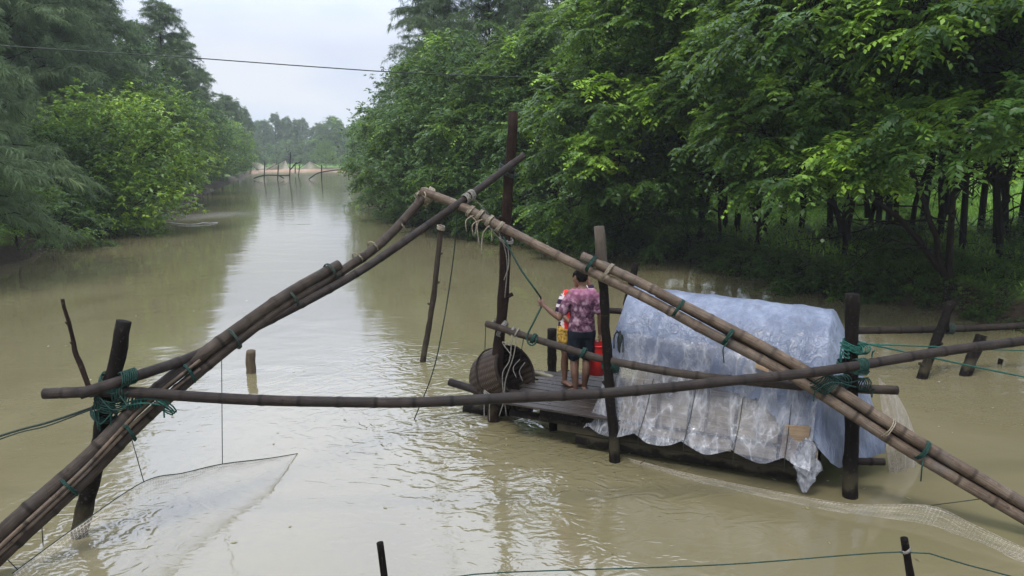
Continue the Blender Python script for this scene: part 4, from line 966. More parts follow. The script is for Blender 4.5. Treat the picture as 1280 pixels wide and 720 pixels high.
# ================================================================== rope lashings on the posts
def lashing(label, mat, specs, dang=(), loops=(), cat='rope lashing', name='rope_lashing'):
    base = Vector(specs[0][0]); m = MB()
    for k, (c, ax, r, turns, w) in enumerate(specs): wrap(m, Vector(c) - base, ax, r, turns, .0075, w, k + int(base.x * 100) % 50, .5)
    for k, (c, L) in enumerate(dang): dangle(m, Vector(c) - base, L, .008, k + 11, .12)
    for pts in loops: m.tube(spline([Vector(p) - base for p in pts], 20), .007, 6)
    o = m.build(name, M[mat]); o.location = base; return tag(o, label, cat)
Lp = P(140, 478, 6.8)
lashing('thick dark green rope wound round the leaning left post and its bamboo poles', 'rope_green',
        [(P(142, 478, 6.85), (.3, 0, 1), .11, 5, .09), (P(160, 472, 6.80), br[1] - br[0], .058, 8, .14), (P(138, 500, 6.86), (.25, 0, 1), .12, 6, .13), (P(150, 490, 6.84), (1, 0, .2), .08, 5, .12), (P(130, 516, 6.9), (.3, 0, 1), .10, 4, .06)],
        [(P(122, 500, 6.72), .3), (P(135, 502, 6.7), .25), (P(160, 490, 6.72), .16), (P(127, 510, 6.7), .22)],
        [[P(120, 500, 6.75), P(118, 520, 6.7), P(126, 530, 6.7), P(140, 516, 6.72)], [P(125, 497, 6.72), P(140, 512, 6.68), P(158, 508, 6.7), P(150, 495, 6.74)]])
lashing('turquoise rope tying the crossbar to the left bamboo bundle', 'rope_teal',
        [(P(170, 503, 6.86), (1, -.1, .15), .045, 5, .16), (P(200, 503, 6.93), A1[3] - A1[4], .15, 3, .06)], [(P(205, 510, 6.85), .1)],
        [[P(150, 506, 6.82), P(175, 499, 6.8), P(198, 500, 6.8), P(212, 512, 6.86)], [P(152, 508, 6.8), P(178, 504, 6.78), P(200, 506, 6.78)]])
lashing('bright turquoise rope wound high on the right post', 'rope_teal', [(P(1066, 432, 7.66), (0, 0, 1), .085, 5, .08), (P(1056, 438, 7.6), (0, .3, 1), .03, 4, .16), (P(1078, 437, 7.6), (1, 0, .1), .04, 4, .1)], [(P(1054, 440, 7.58), .16), (P(1093, 438, 7.6), .14)],
        [[P(1054, 425, 7.6), P(1050, 445, 7.58), P(1053, 462, 7.58)]])
lashing('dark green rope holding the crossbar against the right post', 'rope_green', [(P(1066, 458, 7.55), (0, 0, 1), .14, 4, .05), (P(1075, 457, 7.45), (1, 0, .15), .058, 6, .10)], [])
lashing('tangled green rope binding the tan bamboo pair to the right post', 'rope_green',
        [(P(1030, 478, 7.52), A2[7] - A2[6], .10, 8, .16), (P(1048, 478, 7.58), (1, .3, .05), .06, 6, .2), (P(1078, 481, 7.64), (1, 0, 0), .06, 4, .1)], [(P(1020, 488, 7.4), .12), (P(1093, 486, 7.55), .1)],
        [[P(1012, 480, 7.42), P(1035, 470, 7.4), P(1060, 478, 7.45), P(1085, 472, 7.5)], [P(1018, 490, 7.42), P(1040, 478, 7.38), P(1070, 484, 7.45)]])
lashing('dark green rope tying the hand rail to the bleached post', 'rope_green', [(P(763, 458, 8.72), (0, 0, 1), .09, 5, .07), (P(768, 456, 8.62), (1, -.4, -.1), .055, 4, .08)])
lashing('white cord tying the hand rail to the tallest post', 'rope_white', [(P(625, 405, 9.98), (0, 0, 1), .085, 3, .05), (P(628, 411, 9.93), (.6, -.3, -.2), .10, 4, .06), (P(640, 414, 9.78), hr[1] - hr[0], .05, 3, .04)])
lashing('long white cords hanging from the hand rail beside the basket', 'rope_white', [(P(646, 416, 9.72), hr[1] - hr[0], .05, 2, .02)], [],
        [[P(646, 418, 9.68), P(642, 445, 9.66), P(632, 475, 9.7), P(630, 500, 9.72), P(624, 520, 9.75)], [P(640, 418, 9.68), P(637, 450, 9.66), P(628, 470, 9.7), P(633, 520, 9.75)], [P(638, 432, 9.7), P(628, 428, 9.72), P(640, 445, 9.7)]])
lashing('pale rope tying a beam end to the foot of the tallest post', 'rope_white', [(P(614, 490, 9.92), (.2, 0, 1), .10, 3, .06), (P(606, 492, 9.92), (1, -.2, -.3), .06, 3, .05)], [(P(606, 500, 9.8), .26), (P(612, 505, 9.8), .25)])
lashing('loose white rope strands hanging under the crossing on the tallest post', 'rope_white', [(P(633, 300, 9.95), (0, 0, 1), .075, 3, .04)], [],
        [[P(590, 246, 9.42), P(612, 270, 9.6), P(628, 302, 9.85), P(634, 330, 9.9), P(631, 372, 9.93)], [P(598, 268, 9.3), P(622, 296, 9.7), P(636, 312, 9.85)], [P(634, 300, 9.9), P(636, 330, 9.86), P(630, 350, 9.9)]])
lashing('dark rope and pale knot where the brace touches the tallest post', 'rope_dark', [(P(634, 208, 9.97), (0, 0, 1), .085, 4, .06), (P(635, 216, 9.97), (.3, 0, 1), .10, 3, .05)])
lashing('pale straw knot on the rail stub behind the planks', 'rope_straw', [(P(668, 466, 10.6), (1, .2, -.1), .04, 7, .16)], [(P(662, 468, 10.55), .15)])
bk = [P(655, 462, 10.65), P(692, 472, 10.5)]; o = empty('short_rail', bk[0], 0, 'short bamboo stub tied beside the basket behind the planks', 'bamboo rail'); bamboo(rel(bk, o), .036, .036, 'bamboo_pole', 'bamboo_green', o, step=.02)

# ================================================================== long ropes and lines
rope('power_cable', [P(-500, 22, 15), P(0, 57, 14), P(250, 73, 13.8), P(490, 90, 13.8), P(700, 98, 17), P(860, 103, 24), P(1280, 104, 36), P(1800, 85, 50)], .009, 'cord_black', 'thin black cable sagging across the sky gap into the right hand trees', 'cable', n=60)
rope('mooring_rope', [P(120, 508, 6.86), P(60, 528, 7.1), P(0, 545, 7.4), W(-160, 600)], .012, 'rope_dark', 'thicker upper dark rope running from the left post to the left edge', 'rope')
rope('mooring_rope', [P(116, 511, 6.84), P(60, 532, 7.0), P(0, 549, 7.3), W(-150, 612)], .007, 'rope_dark', 'thinner lower dark rope running from the left post to the left edge', 'rope')
rope('mooring_rope', [P(1072, 430, 7.6), P(1160, 433, 7.9), P(1280, 438, 8.4), P(1500, 440, 9.2)], .008, 'rope_teal', 'upper pale green rope stretched from the right post to the right edge', 'rope')
rope('mooring_rope', [P(1076, 428, 7.58), P(1160, 446, 7.7), P(1280, 471, 8.0), P(1500, 512, 8.4)], .009, 'rope_teal', 'lower green rope slanting down from the right post to the right edge', 'rope')
rope('hanging_rope', [P(572, 262, 9.45), P(567, 320, 9.6), P(555, 400, 9.75), P(541, 465, 9.9), W(518, 524)], .008, 'rope_dark', 'thin dark line hanging from the pole crossing into the water', 'rope')
rope('guide_line', [P(540, 726, 5.2), P(620, 716, 5.2), P(900, 706, 5.25), P(1130, 690, 5.38), P(1200, 704, 5.4), P(1270, 722, 5.4)], .0055, 'rope_green', 'thin green line along the bottom edge, tied to the right foreground pole', 'rope')
boyrope = [P(629, 296, 9.85), P(650, 335, 9.7), P(669, 362, 9.6)]

# ================================================================== fish basket
ba, bb = P(606, 492, 10.35), P(640, 452, 10.05); ax = (bb - ba).normalized()
bo = empty('fish_basket', ba, 0, 'big dark brown woven basket hung on its side behind the tallest post', 'basket')
M['basket'] = None
m = NT('basket_weave'); uv = m.uv()
w1 = m.node('ShaderNodeTexWave'); w1.inputs['Scale'].default_value = 11; w1.bands_direction = 'Y'; m.l(uv, w1.inputs[0])
w2 = m.node('ShaderNodeTexWave'); w2.inputs['Scale'].default_value = 9; w2.bands_direction = 'X'; m.l(uv, w2.inputs[0])
wv = m.math('MULTIPLY', w1.outputs['Fac'], w2.outputs['Fac']); nn = m.noise(m.obj(), 8, 4)
col = m.mix(m.math('MULTIPLY', m.math('ADD', wv, nn), .6), (.010, .007, .005), (.066, .041, .023)); M['basket'] = m.done(m.bsdf(col, .6, .3, m.bump(wv, .8, .02)))
axd = Vector((.62, -.50, .42)).normalized(); c0 = P(606, 480, 10.4)
m = MB(); pts = [c0 + axd * s_ - ba for s_ in (0, .02, .10, .25, .42, .55, .62)]; m.tube(pts, [.22, .31, .38, .42, .41, .38, .365], 30, cap=False, knob=.10)
pts2 = [c0 + axd * s_ - ba for s_ in (.62, .5, .3, .12, .10)]; m.tube(pts2, [.345, .36, .39, .34, .02], 30, cap=False); m.build('body', M['basket'], bo)
m = MB(); n_ = axd.orthogonal().normalized(); b_ = axd.cross(n_)
cc = c0 + axd * .625 - ba; m.tube([cc + n_ * math.cos(a) * .36 + b_ * math.sin(a) * .36 for a in lin(0, 2 * math.pi, 40)], .022, 7); m.build('rim', M['bamboo_dark'], bo)
cc = c0 + axd * .3 - ba; m = MB(); m.tube([cc + n_ * math.cos(a) * .425 + b_ * math.sin(a) * .425 for a in lin(0, 2 * math.pi, 40)], .014, 6); m.build('hoop', M['bamboo_dark'], bo)
m = MB(); cc = c0 + axd * .64 - ba
for k in (1, 3): m.tube(spline([cc + n_ * .2 + b_ * (-.2 + .05 * k), cc + n_ * .05 + b_ * (-.12 + .06 * k) - zv * .03, cc - n_ * .1 + b_ * (-.2 + .06 * k)], 8), .007, 5)
m.build('cord_net', M['rope_white'], bo)
for s_, e_ in ((P(607, 408, 9.95), P(606, 440, 10.1)), (P(655, 420, 9.65), P(650, 448, 9.85))):
    m = MB(); m.tube([s_ - ba, e_ - ba], .006, 5); m.build('hanger', M['cord_black'], bo)
# float log at the water under the basket
o = empty('float_log', W(606, 515), 0, 'dark soaked log lying at the water under the basket', 'log')
m = MB(); m.tube([Vector((-.28, .12, -.02)), Vector((0, 0, .02)), Vector((.42, -.05, .0))], [.11, .13, .11], 12, knob=.3); m.build('log', M['post_dark'], o)

# ================================================================== lift net
m = NT('netting'); uv = m.uv(); n = m.noise(uv, 6, 4, .6); nf_ = m.noise(m.mapping(uv, (3, 40, 1)), 3, 3, .6)
p = m.bsdf(m.ramp(n, [(.3, (.36, .33, .26)), (.7, (.52, .48, .39))]), .6, .3)
at = m.node('ShaderNodeAttribute'); at.attribute_name = 'dens'
t = m.n.new('ShaderNodeBsdfTransparent'); x = m.n.new('ShaderNodeMixShader')
su = m.node('ShaderNodeSeparateXYZ'); m.l(uv, su.inputs[0])
gu = m.math('ABSOLUTE', m.math('SINE', m.math('MULTIPLY', m.math('ADD', su.outputs[0], m.math('MULTIPLY', su.outputs[1], .12)), 3.1416 * 44)))
gv = m.math('ABSOLUTE', m.math('SINE', m.math('MULTIPLY', su.outputs[1], 3.1416 * 36)))
ln = m.ramp(m.math('MAXIMUM', gu, gv), [(.72, (.68, .68, .68)), (.97, (1.55, 1.55, 1.55))])
rip = m.ramp(m.noise(m.mapping(uv, (2.2, 14, 1), (0, 0, .35)), 3, 3, .6, .8), [(.40, (.45, .45, .45)), (.62, (1.35, 1.35, 1.35))])
m.l(m.math('MULTIPLY', m.math('MULTIPLY', at.outputs['Fac'], ln), rip, clamp=True), x.inputs[0]); m.l(t.outputs[0], x.inputs[1]); m.l(p, x.inputs[2]); M['net'] = m.done(x.outputs[0])
net = empty('lift_net', P(278, 580, 7.7), 0, 'pale fine mesh net hanging from the bamboo booms and sinking under the water', 'fishing net')
def netside(rim, con, name, dens_rim=.42, dens=.05, bulge=.10, dz=-.45, n=70):
    rim = spline(rim, n); con = spline(con, n); vs = []; uvs = []; de = []; K = 22
    cen = Vector((.3, 6.6, -1.0))
    for i in range(n):
        r_, c_ = rim[i], con[i]; deep = c_.lerp(cen, .45); deep.z = dz
        for k in range(K):
            q = k / (K - 1)
            if q < .6: t_ = q / .6; p_ = r_.lerp(c_, t_) + Vector((0, 0, -.12 * math.sin(math.pi * t_) * (r_.z)))
            else: t_ = (q - .6) / .4; p_ = c_.lerp(deep, t_)
            p_ = p_ + Vector((0, 0, .02 * nz_(i * .22, k * .3, 2) * min(1, q * 4)))
            vs.append(p_ - net.location); uvs.append((i / n * 3, q)); de.append(dens_rim * max(0, 1 - q / .16) + dens)
    fs = [(i * K + k, i * K + k + 1, (i + 1) * K + k + 1, (i + 1) * K + k) for i in range(n - 1) for k in range(K - 1)]
    me = bpy.data.meshes.new(name); me.from_pydata([tuple(v) for v in vs], [], fs)
    ul = me.uv_layers.new(name='UVMap'); li = np.empty(len(me.loops), np.int32); me.loops.foreach_get('vertex_index', li)
    ul.data.foreach_set('uv', np.array(uvs, np.float32)[li].ravel()); a_ = me.attributes.new('dens', 'FLOAT', 'POINT'); a_.data.foreach_set('value', de); me.update()
    link('netting', me, M['net'], net)
    mb = MB(); mb.tube([p - net.location for p in rim], .005, 6); mb.build('rim_rope', M['rope_straw'] if name == 'net_right' else M['rope_dark'], net)
netside([P(-60, 775, 5.85), P(22, 712, 6.15), P(100, 655, 6.45), P(180, 602, 6.8), P(230, 591, 7.25), P(278, 580, 7.7), P(335, 573, 8.2), W(372, 567)],
        [W(-20, 800), W(70, 745), W(140, 700), W(200, 664), W(235, 640), W(282, 614), W(330, 590), W(376, 568)], 'net_left')
netside([W(785, 573, .02), W(860, 592, .05), W(950, 611, .07), W(1062, 630, .09), P(1160, 632, 7.1), W(1215, 655, .14), W(1290, 690, .08), W(1400, 740, .05)],
        [W(790, 578), W(865, 600), W(955, 621), W(1055, 641), W(1150, 654), W(1205, 671), W(1285, 704), W(1390, 762)], 'net_right', .20, .22)
for s_, e_ in ((P(165, 550, 6.78), P(180, 603, 6.8)), (P(277, 448, 7.66), P(278, 580, 7.7)), (P(52, 652, 6.3), P(54, 682, 6.3)), (P(1238, 622, Yarm(1238)), P(1162, 632, 7.1)), (P(10, 700, 6.1), P(22, 712, 6.15)), (W(806, 575, .3), W(800, 580, .02))):
    mb = MB(); mb.tube([s_ - net.location, e_ - net.location], .0045, 5); mb.build('hanger', M['cord_black'], net)

M['foam_white'] = mat_simple('foam_white', (.45, .45, .43), (.75, .75, .72), .6, .3, 8)
# white edge of a sunken net far left
e0 = [W(188, 277, .02), W(205, 277.5, .03), W(228, 280, .04), W(246, 280, .04), W(254, 278.5, .06), W(262, 279, .04), W(272, 278, .02)]
rope('sunken_net_edge', e0, .022, 'foam_white', 'pale edge of a sunken net breaking the water near the left bank', 'fishing net', n=30)

# ================================================================== far fishing frames
FD = 118
def fp(px, py, dy=0): return P(px, py, FD + dy)
def far_frame(pole_lists, label, r=.09):
    b_ = Vector(pole_lists[0][0]); o = empty('pole_rack', (b_.x, b_.y, 0), 0, label, 'pole rack')
    for pts in pole_lists:
        pts = [Vector(p) for p in pts]; m = MB(); m.tube(rel(spline(pts, 8), o), r, 6); m.build('pole', M['post_dark'], o)
    return o
far_frame([[fp(362, 226), fp(363, 190)], [fp(330, 228), fp(331, 203)], [fp(347, 226), fp(348, 206)], [fp(317, 223), fp(331, 219), fp(352, 219.5), fp(362, 219)], [fp(348, 219), fp(355, 223)], [fp(362, 213), fp(371, 203)]], 'far dark fishing frame of upright posts and rails in the middle of the waterway')
far_frame([[fp(402, 226), fp(402, 206)], [fp(386, 224), fp(396, 217), fp(408, 214)], [fp(408, 214), fp(434, 211)]], 'far post with a slanting pole, right of the far fishing frame')
far_frame([[fp(373, 220, 25), fp(375, 205, 25)], [fp(369, 217, 25), fp(369, 203, 25)], [fp(366, 207, 25), fp(376, 202, 25)]], 'faint far frame of thin posts behind the taller far post')
m = NT('far_net'); n = m.noise(m.uv(), 5, 3); p = m.bsdf(m.ramp(n, [(.3, (.34, .30, .25)), (.7, (.5, .46, .4))]), .8, .1)
t = m.n.new('ShaderNodeBsdfTransparent'); x = m.n.new('ShaderNodeMixShader'); x.inputs[0].default_value = .8; m.l(t.outputs[0], x.inputs[1]); m.l(p, x.inputs[2]); M['far_net'] = m.done(x.outputs[0])
for (a, b, c, dy, lab) in (((308, 198), (321, 212), (334, 211), 30, 'far net sheet slanting down from the trees of the left bank'), ((332, 213), (357, 199.5), (362, 211), 40, 'far triangular net peaked behind the far fishing frame'), ((372, 212), (387, 201), (404, 209), 40, 'far triangular net spread between two far posts'), ((328, 212), (343, 203), (346, 211), 52, 'low far net beside the sandy spit')):
    A_, B_, C_ = P(*a, FD + dy), P(*b, FD + dy + 2), P(*c, FD + dy)
    o = empty('raised_net', (A_.x, A_.y, 0), 0, lab, 'fishing net')
    grid_obj('netting', lambda u, q: A_.lerp(C_, u).lerp(B_, q * (1 - abs(u - .5) * .0)) - o.location + Vector((0, 2.0 * math.sin(math.pi * u) * (1 - q), -.5 * math.sin(math.pi * q) * (1 - q))), lin(0, 1, 12), lin(0, 1, 12), M['far_net'], o)
    for q0, q1 in ((A_, B_), (C_, B_)):
        mb = MB(); mb.tube(rel([q0, q1], o), .05, 5); mb.build('pole', M['bamboo_dark'], o)

# small floating leaves and flecks of foam: far too many and too small to count
rf_ = np.random.default_rng(12); pts_ = []
for (px, py, s_, n_) in ((620, 535, .7, 26), (760, 575, .5, 14), (110, 665, .6, 14), (520, 560, 1.6, 26), (300, 480, 2.5, 22), (1150, 500, 1.5, 24), (1060, 640, .5, 12), (700, 640, 1.6, 14), (330, 300, 6, 30), (200, 420, 2.5, 24)):
    c_ = W(px, py); pts_ += [(c_.x + s_ * rf_.normal(), c_.y + s_ * rf_.normal(), .006) for _ in range(n_)]
pts_ = np.array(pts_); F = len(pts_); an_ = rf_.uniform(0, 6.28, F)
v, a = leaf_quads(pts_, np.stack([np.cos(an_), np.sin(an_), np.full(F, .0)], 1), np.tile([0, 0, 1.0], (F, 1)), rf_.uniform(.03, .085, F), rf_.uniform(.008, .02, F), rf_.random(F))
v[:, 2] = np.maximum(v[:, 2], .004)
M['float'] = leaf_mat('floating_leaf', (.10, .07, .03), (.22, .20, .09), (.45, .43, .34), .1, .5, .2)
tag(link('floating_leaves', np_mesh('floating_leaves', v, np.arange(len(v)).reshape(-1, 4), {'lv': a}), M['float'], smooth=False), 'small leaves and foam flecks drifting on the muddy water', 'floating leaves', kind='stuff')
# ================================================================== people
def loft(mb, rings, seg=18):
    """rings: (centre, rx, ry, rz_angle) closed body of ellipses, roughly stacked along z"""
    b0 = len(mb.v)
    for c, rx, ry in rings:
        for k in range(seg):
            a = 2 * math.pi * k / seg
            mb.v.append(Vector(c) + Vector((math.cos(a) * rx, math.sin(a) * ry, 0))); mb.uv.append((k / seg, c[2]))
    n = len(rings)
    for i in range(n - 1):
        for k in range(seg):
            a, b = b0 + i * seg + k, b0 + i * seg + (k + 1) % seg
            mb.f.append((a, b, b + seg, a + seg)); mb.mi.append(0)
    mb.f.append(tuple(b0 + k for k in reversed(range(seg)))); mb.mi.append(0)
    mb.f.append(tuple(b0 + (n - 1) * seg + k for k in range(seg))); mb.mi.append(0)
def ball(mb, c, r, seg=14):
    c = Vector(c); rx, ry, rz = r
    loft(mb, [((c.x, c.y, c.z + rz * math.sin(t)), max(.002, rx * math.cos(t)), max(.002, ry * math.cos(t))) for t in lin(-1.5, 1.5, 11)], seg)
def limb(mb, pts, rad): 
    c = spline(pts, 14); n = len(rad); rr = []
    for i in range(14):
        x = i / 13 * (n - 1); j = min(n - 2, int(x)); rr.append(rad[j] + (rad[j + 1] - rad[j]) * (x - j))
    mb.tube(c, rr, 12); ball(mb, c[0], (rr[0],) * 3, 10); ball(mb, c[-1], (rr[-1],) * 3, 10)
def hand(mb, wrist, d, palm_n, curl=1.0, s=1.0):
    """palm with four unequal curled fingers and a thumb off its side"""
    d = Vector(d).normalized(); pn = Vector(palm_n); pn = (pn - d * pn.dot(d)).normalized(); sd = d.cross(pn)
    w = Vector(wrist); pe = w + d * .085 * s
    mb.tube([w, w + d * .03 * s, w + d * .065 * s, pe], [(.019 * s, .024 * s), (.019 * s, .036 * s), (.018 * s, .041 * s), (.014 * s, .038 * s)], 12, ref=pn)
    for k, L in enumerate((.070, .080, .074, .058)):
        b = pe + sd * (.030 - .020 * k) * s - d * .008
        a1, a2, a3 = .5 * curl, 1.3 * curl, 2.1 * curl
        p1 = b + (d * math.cos(a1) + pn * math.sin(a1)) * L * .45 * s; p2 = p1 + (d * math.cos(a2) + pn * math.sin(a2)) * L * .32 * s; p3 = p2 + (d * math.cos(a3) + pn * math.sin(a3)) * L * .25 * s
        mb.tube([b - d * .02, b, p1, p2, p3], [.009 * s, .0095 * s, .009 * s, .0082 * s, .0068 * s], 8)
    b = w + d * .025 * s + sd * .03 * s; p1 = b + (sd * .7 + d * .6 + pn * .35) * .035 * s; p2 = p1 + (d * .75 + pn * .6 + sd * .1) * .032 * s
    mb.tube([b - sd * .015, b, p1, p2], [.012 * s, .0125 * s, .0105 * s, .0085 * s], 8)
def foot(mb, ankle, d, s=1.0):
    a = Vector(ankle); d = Vector(d).normalized(); sd = Vector((-d.y, d.x, 0))
    mb.tube([a - d * .055 * s + Vector((0, 0, -a.z + .034)), a - d * .02 * s + Vector((0, 0, -a.z + .042)), a + d * .06 * s + Vector((0, 0, -a.z + .036)), a + d * .13 * s + Vector((0, 0, -a.z + .024)), a + d * .155 * s + Vector((0, 0, -a.z + .018))],
            [(.030, .030), (.040, .036), (.034, .040), (.022, .046), (.014, .042)], 12, ref=(0, 0, 1))
    for k in range(5):
        b = a + d * (.145 - .009 * k) * s + sd * (.034 - .017 * k) * s + Vector((0, 0, -a.z + .015)); mb.tube([b - d * .02, b, b + d * (.032 - .004 * k) * s], [.012, .012 if k == 0 else .0095, .008], 7)
    mb.tube([a + Vector((0, 0, .06)), a, a + Vector((0, 0, -a.z + .05))], [.036, .034, .036], 10)
def fuse(name, mb, mat, parent, vox=.007, it=5):
    o = mb.build(name, mat, parent)
    r = o.modifiers.new('remesh', 'REMESH'); r.mode = 'VOXEL'; r.voxel_size = vox; r.use_smooth_shade = True
    s_ = o.modifiers.new('smooth', 'SMOOTH'); s_.factor = .5; s_.iterations = it
    return o
def head(mb, c, fwd, s=1.0):
    """skull, jaw, nose, brow, lips and ears; fwd = +1 looks along +y, -1 along -y"""
    x, y, z = c
    loft(mb, [((x, y + fwd * .030, z - .118), .020, .020), ((x, y + fwd * .030, z - .105), .042, .042), ((x, y + fwd * .016, z - .07), .058, .070), ((x, y + fwd * .006, z - .03), .068, .084), ((x, y, z + .01), .073, .092), ((x, y - fwd * .006, z + .05), .072, .092), ((x, y - fwd * .008, z + .085), .058, .074), ((x, y - fwd * .006, z + .108), .030, .04), ((x, y - fwd * .006, z + .116), .006, .008)], 20)
    mb.tube([(x, y + fwd * .088, z + .018), (x, y + fwd * .098, z - .012), (x, y + fwd * .108, z - .034), (x, y + fwd * .088, z - .042)], [.008, .010, .014, .010], 8)
    for sx in (-1, 1):
        ball(mb, (x + sx * .076, y - fwd * .008, z - .012), (.010, .022, .032), 10)
        mb.tube([(x + sx * .016, y + fwd * .088, z + .022), (x + sx * .036, y + fwd * .086, z + .026), (x + sx * .052, y + fwd * .072, z + .02)], [.006, .008, .005], 6)
        ball(mb, (x + sx * .036, y + fwd * .058, z - .03), (.022, .022, .02), 10)
    for dz in (-.064, -.073): mb.tube([(x - .024, y + fwd * .074, z + dz), (x, y + fwd * .086, z + dz), (x + .024, y + fwd * .074, z + dz)], [.004, .0075, .004], 7)
def eyes(parent, c, fwd):
    m = MB(); x, y, z = c
    for sx in (-1, 1): ball(m, (x + sx * .033, y + fwd * .076, z + .002), (.012, .010, .008), 10)
    m.build('eyes', M['eye'], parent)
BS = .99
M['eye'] = mat_simple('eye_dark', (.02, .015, .012), (.05, .04, .03), .2, .5)

# ---------- boy in the tie-dye shirt, seen from behind (faces +y)
bp_ = W(726, 492, DZ); bp_ = Vector((bp_.x, bp_.y, DZ + .002))
boy = empty('person', bp_, R(6), 'boy in purple tie-dye shirt and black shorts, seen from behind, gripping a rope', 'person')
m = MB()
loft(m, [((0, 0, .80), .10, .09), ((0, 0, .86), .15, .11), ((0, -.005, .95), .150, .115), ((0, 0, 1.06), .132, .098), ((0, .005, 1.18), .148, .105), ((0, 0, 1.30), .160, .105), ((0, -.005, 1.37), .135, .088), ((0, -.005, 1.42), .075, .06), ((0, .004, 1.46), .050, .05), ((0, .012, 1.52), .048, .052)])
head(m, (-.01, .025, 1.575), 1)
HW = Vector((-.490, .09, 1.185)); EL = Vector((-.300, .01, 1.035))
limb(m, [(-.155, 0, 1.36), (-.225, .0, 1.21), EL], [.054, .046, .038]); limb(m, [EL, EL.lerp(HW, .4) + Vector((-.01, 0, .0)), HW], [.039, .037, .025])
hd_ = Vector((-.5, .25, .55)).normalized(); hand(m, HW, (-.35, .2, .5), (.25, .75, -.2), .95)
RW = Vector((.255, .045, .80)); RE = Vector((.235, -.03, 1.075))
limb(m, [(.155, 0, 1.36), (.21, -.01, 1.22), RE], [.054, .046, .038]); limb(m, [RE, RE.lerp(RW, .4), RW], [.039, .037, .025]); hand(m, RW, (.02, .05, -1), (-.9, .2, 0), .9)
for sx, kn, an in ((-1, (-.095, .03, .47), (-.075, -.02, .085)), (1, (.07, .025, .47), (.06, .06, .085))):
    limb(m, [(sx * .082, 0, .86), ((sx * .082 + kn[0]) / 2, .02, .66), kn], [.092, .075, .054]); limb(m, [kn, (kn[0] * .95, kn[1] - .035, .33), an], [.054, .056, .034]); foot(m, an, (sx * .25, 1, 0))
boy.scale = (BS,) * 3
fuse('body', m, M['skin'], boy, .0065, 4)
eyes(boy, (-.01, .025, 1.575), 1)
m = MB(); x0, y0, z0 = -.01, .019, 1.575
loft(m, [((x0, y0 - .045, z0 - .055), .045, .030), ((x0, y0 - .035, z0 - .03), .064, .058), ((x0, y0 - .018, z0 + .01), .079, .082), ((x0, y0 - .006, z0 + .05), .082, .098), ((x0, y0, z0 + .09), .070, .088), ((x0, y0, z0 + .118), .042, .055), ((x0, y0, z0 + .130), .012, .015)], 20)
o = fuse('hair', m, M['hair'], boy, .008, 3); tx = bpy.data.textures.new('hair_tex', 'CLOUDS'); tx.noise_scale = .025; dm = o.modifiers.new('tousle', 'DISPLACE'); dm.texture = tx; dm.strength = .014
mt = NT('tie_dye'); ob = mt.obj(); nn = mt.noise(ob, 9, 5, .65, .9); n2 = mt.noise(ob, 26, 4, .7, .5)
vo = mt.node('ShaderNodeTexVoronoi'); vo.inputs['Scale'].default_value = 12; mt.l(ob, vo.inputs['Vector'])
sz_ = mt.node('ShaderNodeSeparateXYZ'); mt.l(ob, sz_.inputs[0])
col = mt.ramp(mt.math('ADD', mt.math('MULTIPLY', nn, .62), mt.math('MULTIPLY', n2, .38)), [(.40, (.022, .010, .018)), (.48, (.075, .034, .056)), (.55, (.17, .085, .125)), (.66, (.42, .29, .33))])
col = mt.mix(mt.ramp(vo.outputs['Distance'], [(.0, (1, 1, 1)), (.22, (.55, .55, .55)), (.42, (0, 0, 0))]), col, (.40, .28, .32))
pk = mt.ramp(mt.math('ADD', sz_.outputs[2], mt.math('MULTIPLY', mt.math('SUBTRACT', nn, .5), .3)), [(1.27, (0, 0, 0)), (1.0, (0, 0, 0))])
col = mt.mix(mt.math('MULTIPLY', mt.math('SUBTRACT', sz_.outputs[2], 1.22, clamp=True), 3.4, clamp=True), col, (.34, .13, .21))
M['tie_dye'] = mt.done(mt.bsdf(col, .8, .15, mt.bump(mt.noise(mt.mapping(ob, (1, 1, .5)), 11, 4, .6, .6), .8, .03)))
m = MB()
loft(m, [((0, 0, .865), .185, .130), ((0, -.003, .92), .178, .130), ((0, 0, 1.06), .162, .122), ((0, .004, 1.18), .168, .125), ((0, 0, 1.30), .176, .124), ((0, -.004, 1.365), .155, .105), ((0, -.004, 1.41), .095, .078), ((0, .004, 1.432), .064, .062)], 22)
limb(m, [(-.13, 0, 1.36), (-.19, 0, 1.27), (-.245, .005, 1.145)], [.066, .072, .074]); limb(m, [(.13, 0, 1.36), (.19, -.005, 1.27), (.222, -.02, 1.14)], [.066, .072, .070])
o = fuse('t_shirt', m, M['tie_dye'], boy, .008, 3); tx = bpy.data.textures.new('cloth_tex', 'CLOUDS'); tx.noise_scale = .09; dm = o.modifiers.new('folds', 'DISPLACE'); dm.texture = tx; dm.strength = .020; dm.mid_level = .5
m = MB(); loft(m, [((0, 0, .78), .165, .12), ((0, 0, .86), .172, .128), ((0, 0, .93), .160, .122), ((0, 0, .97), .150, .115)], 20)
limb(m, [(-.085, 0, .84), (-.092, .01, .70), (-.098, .015, .545)], [.105, .100, .098]); limb(m, [(.085, 0, .84), (.080, .01, .70), (.076, .015, .545)], [.105, .100, .098])
o = fuse('shorts', m, M['shorts_black'], boy, .008, 3); dm = o.modifiers.new('folds', 'DISPLACE'); dm.texture = tx; dm.strength = .016

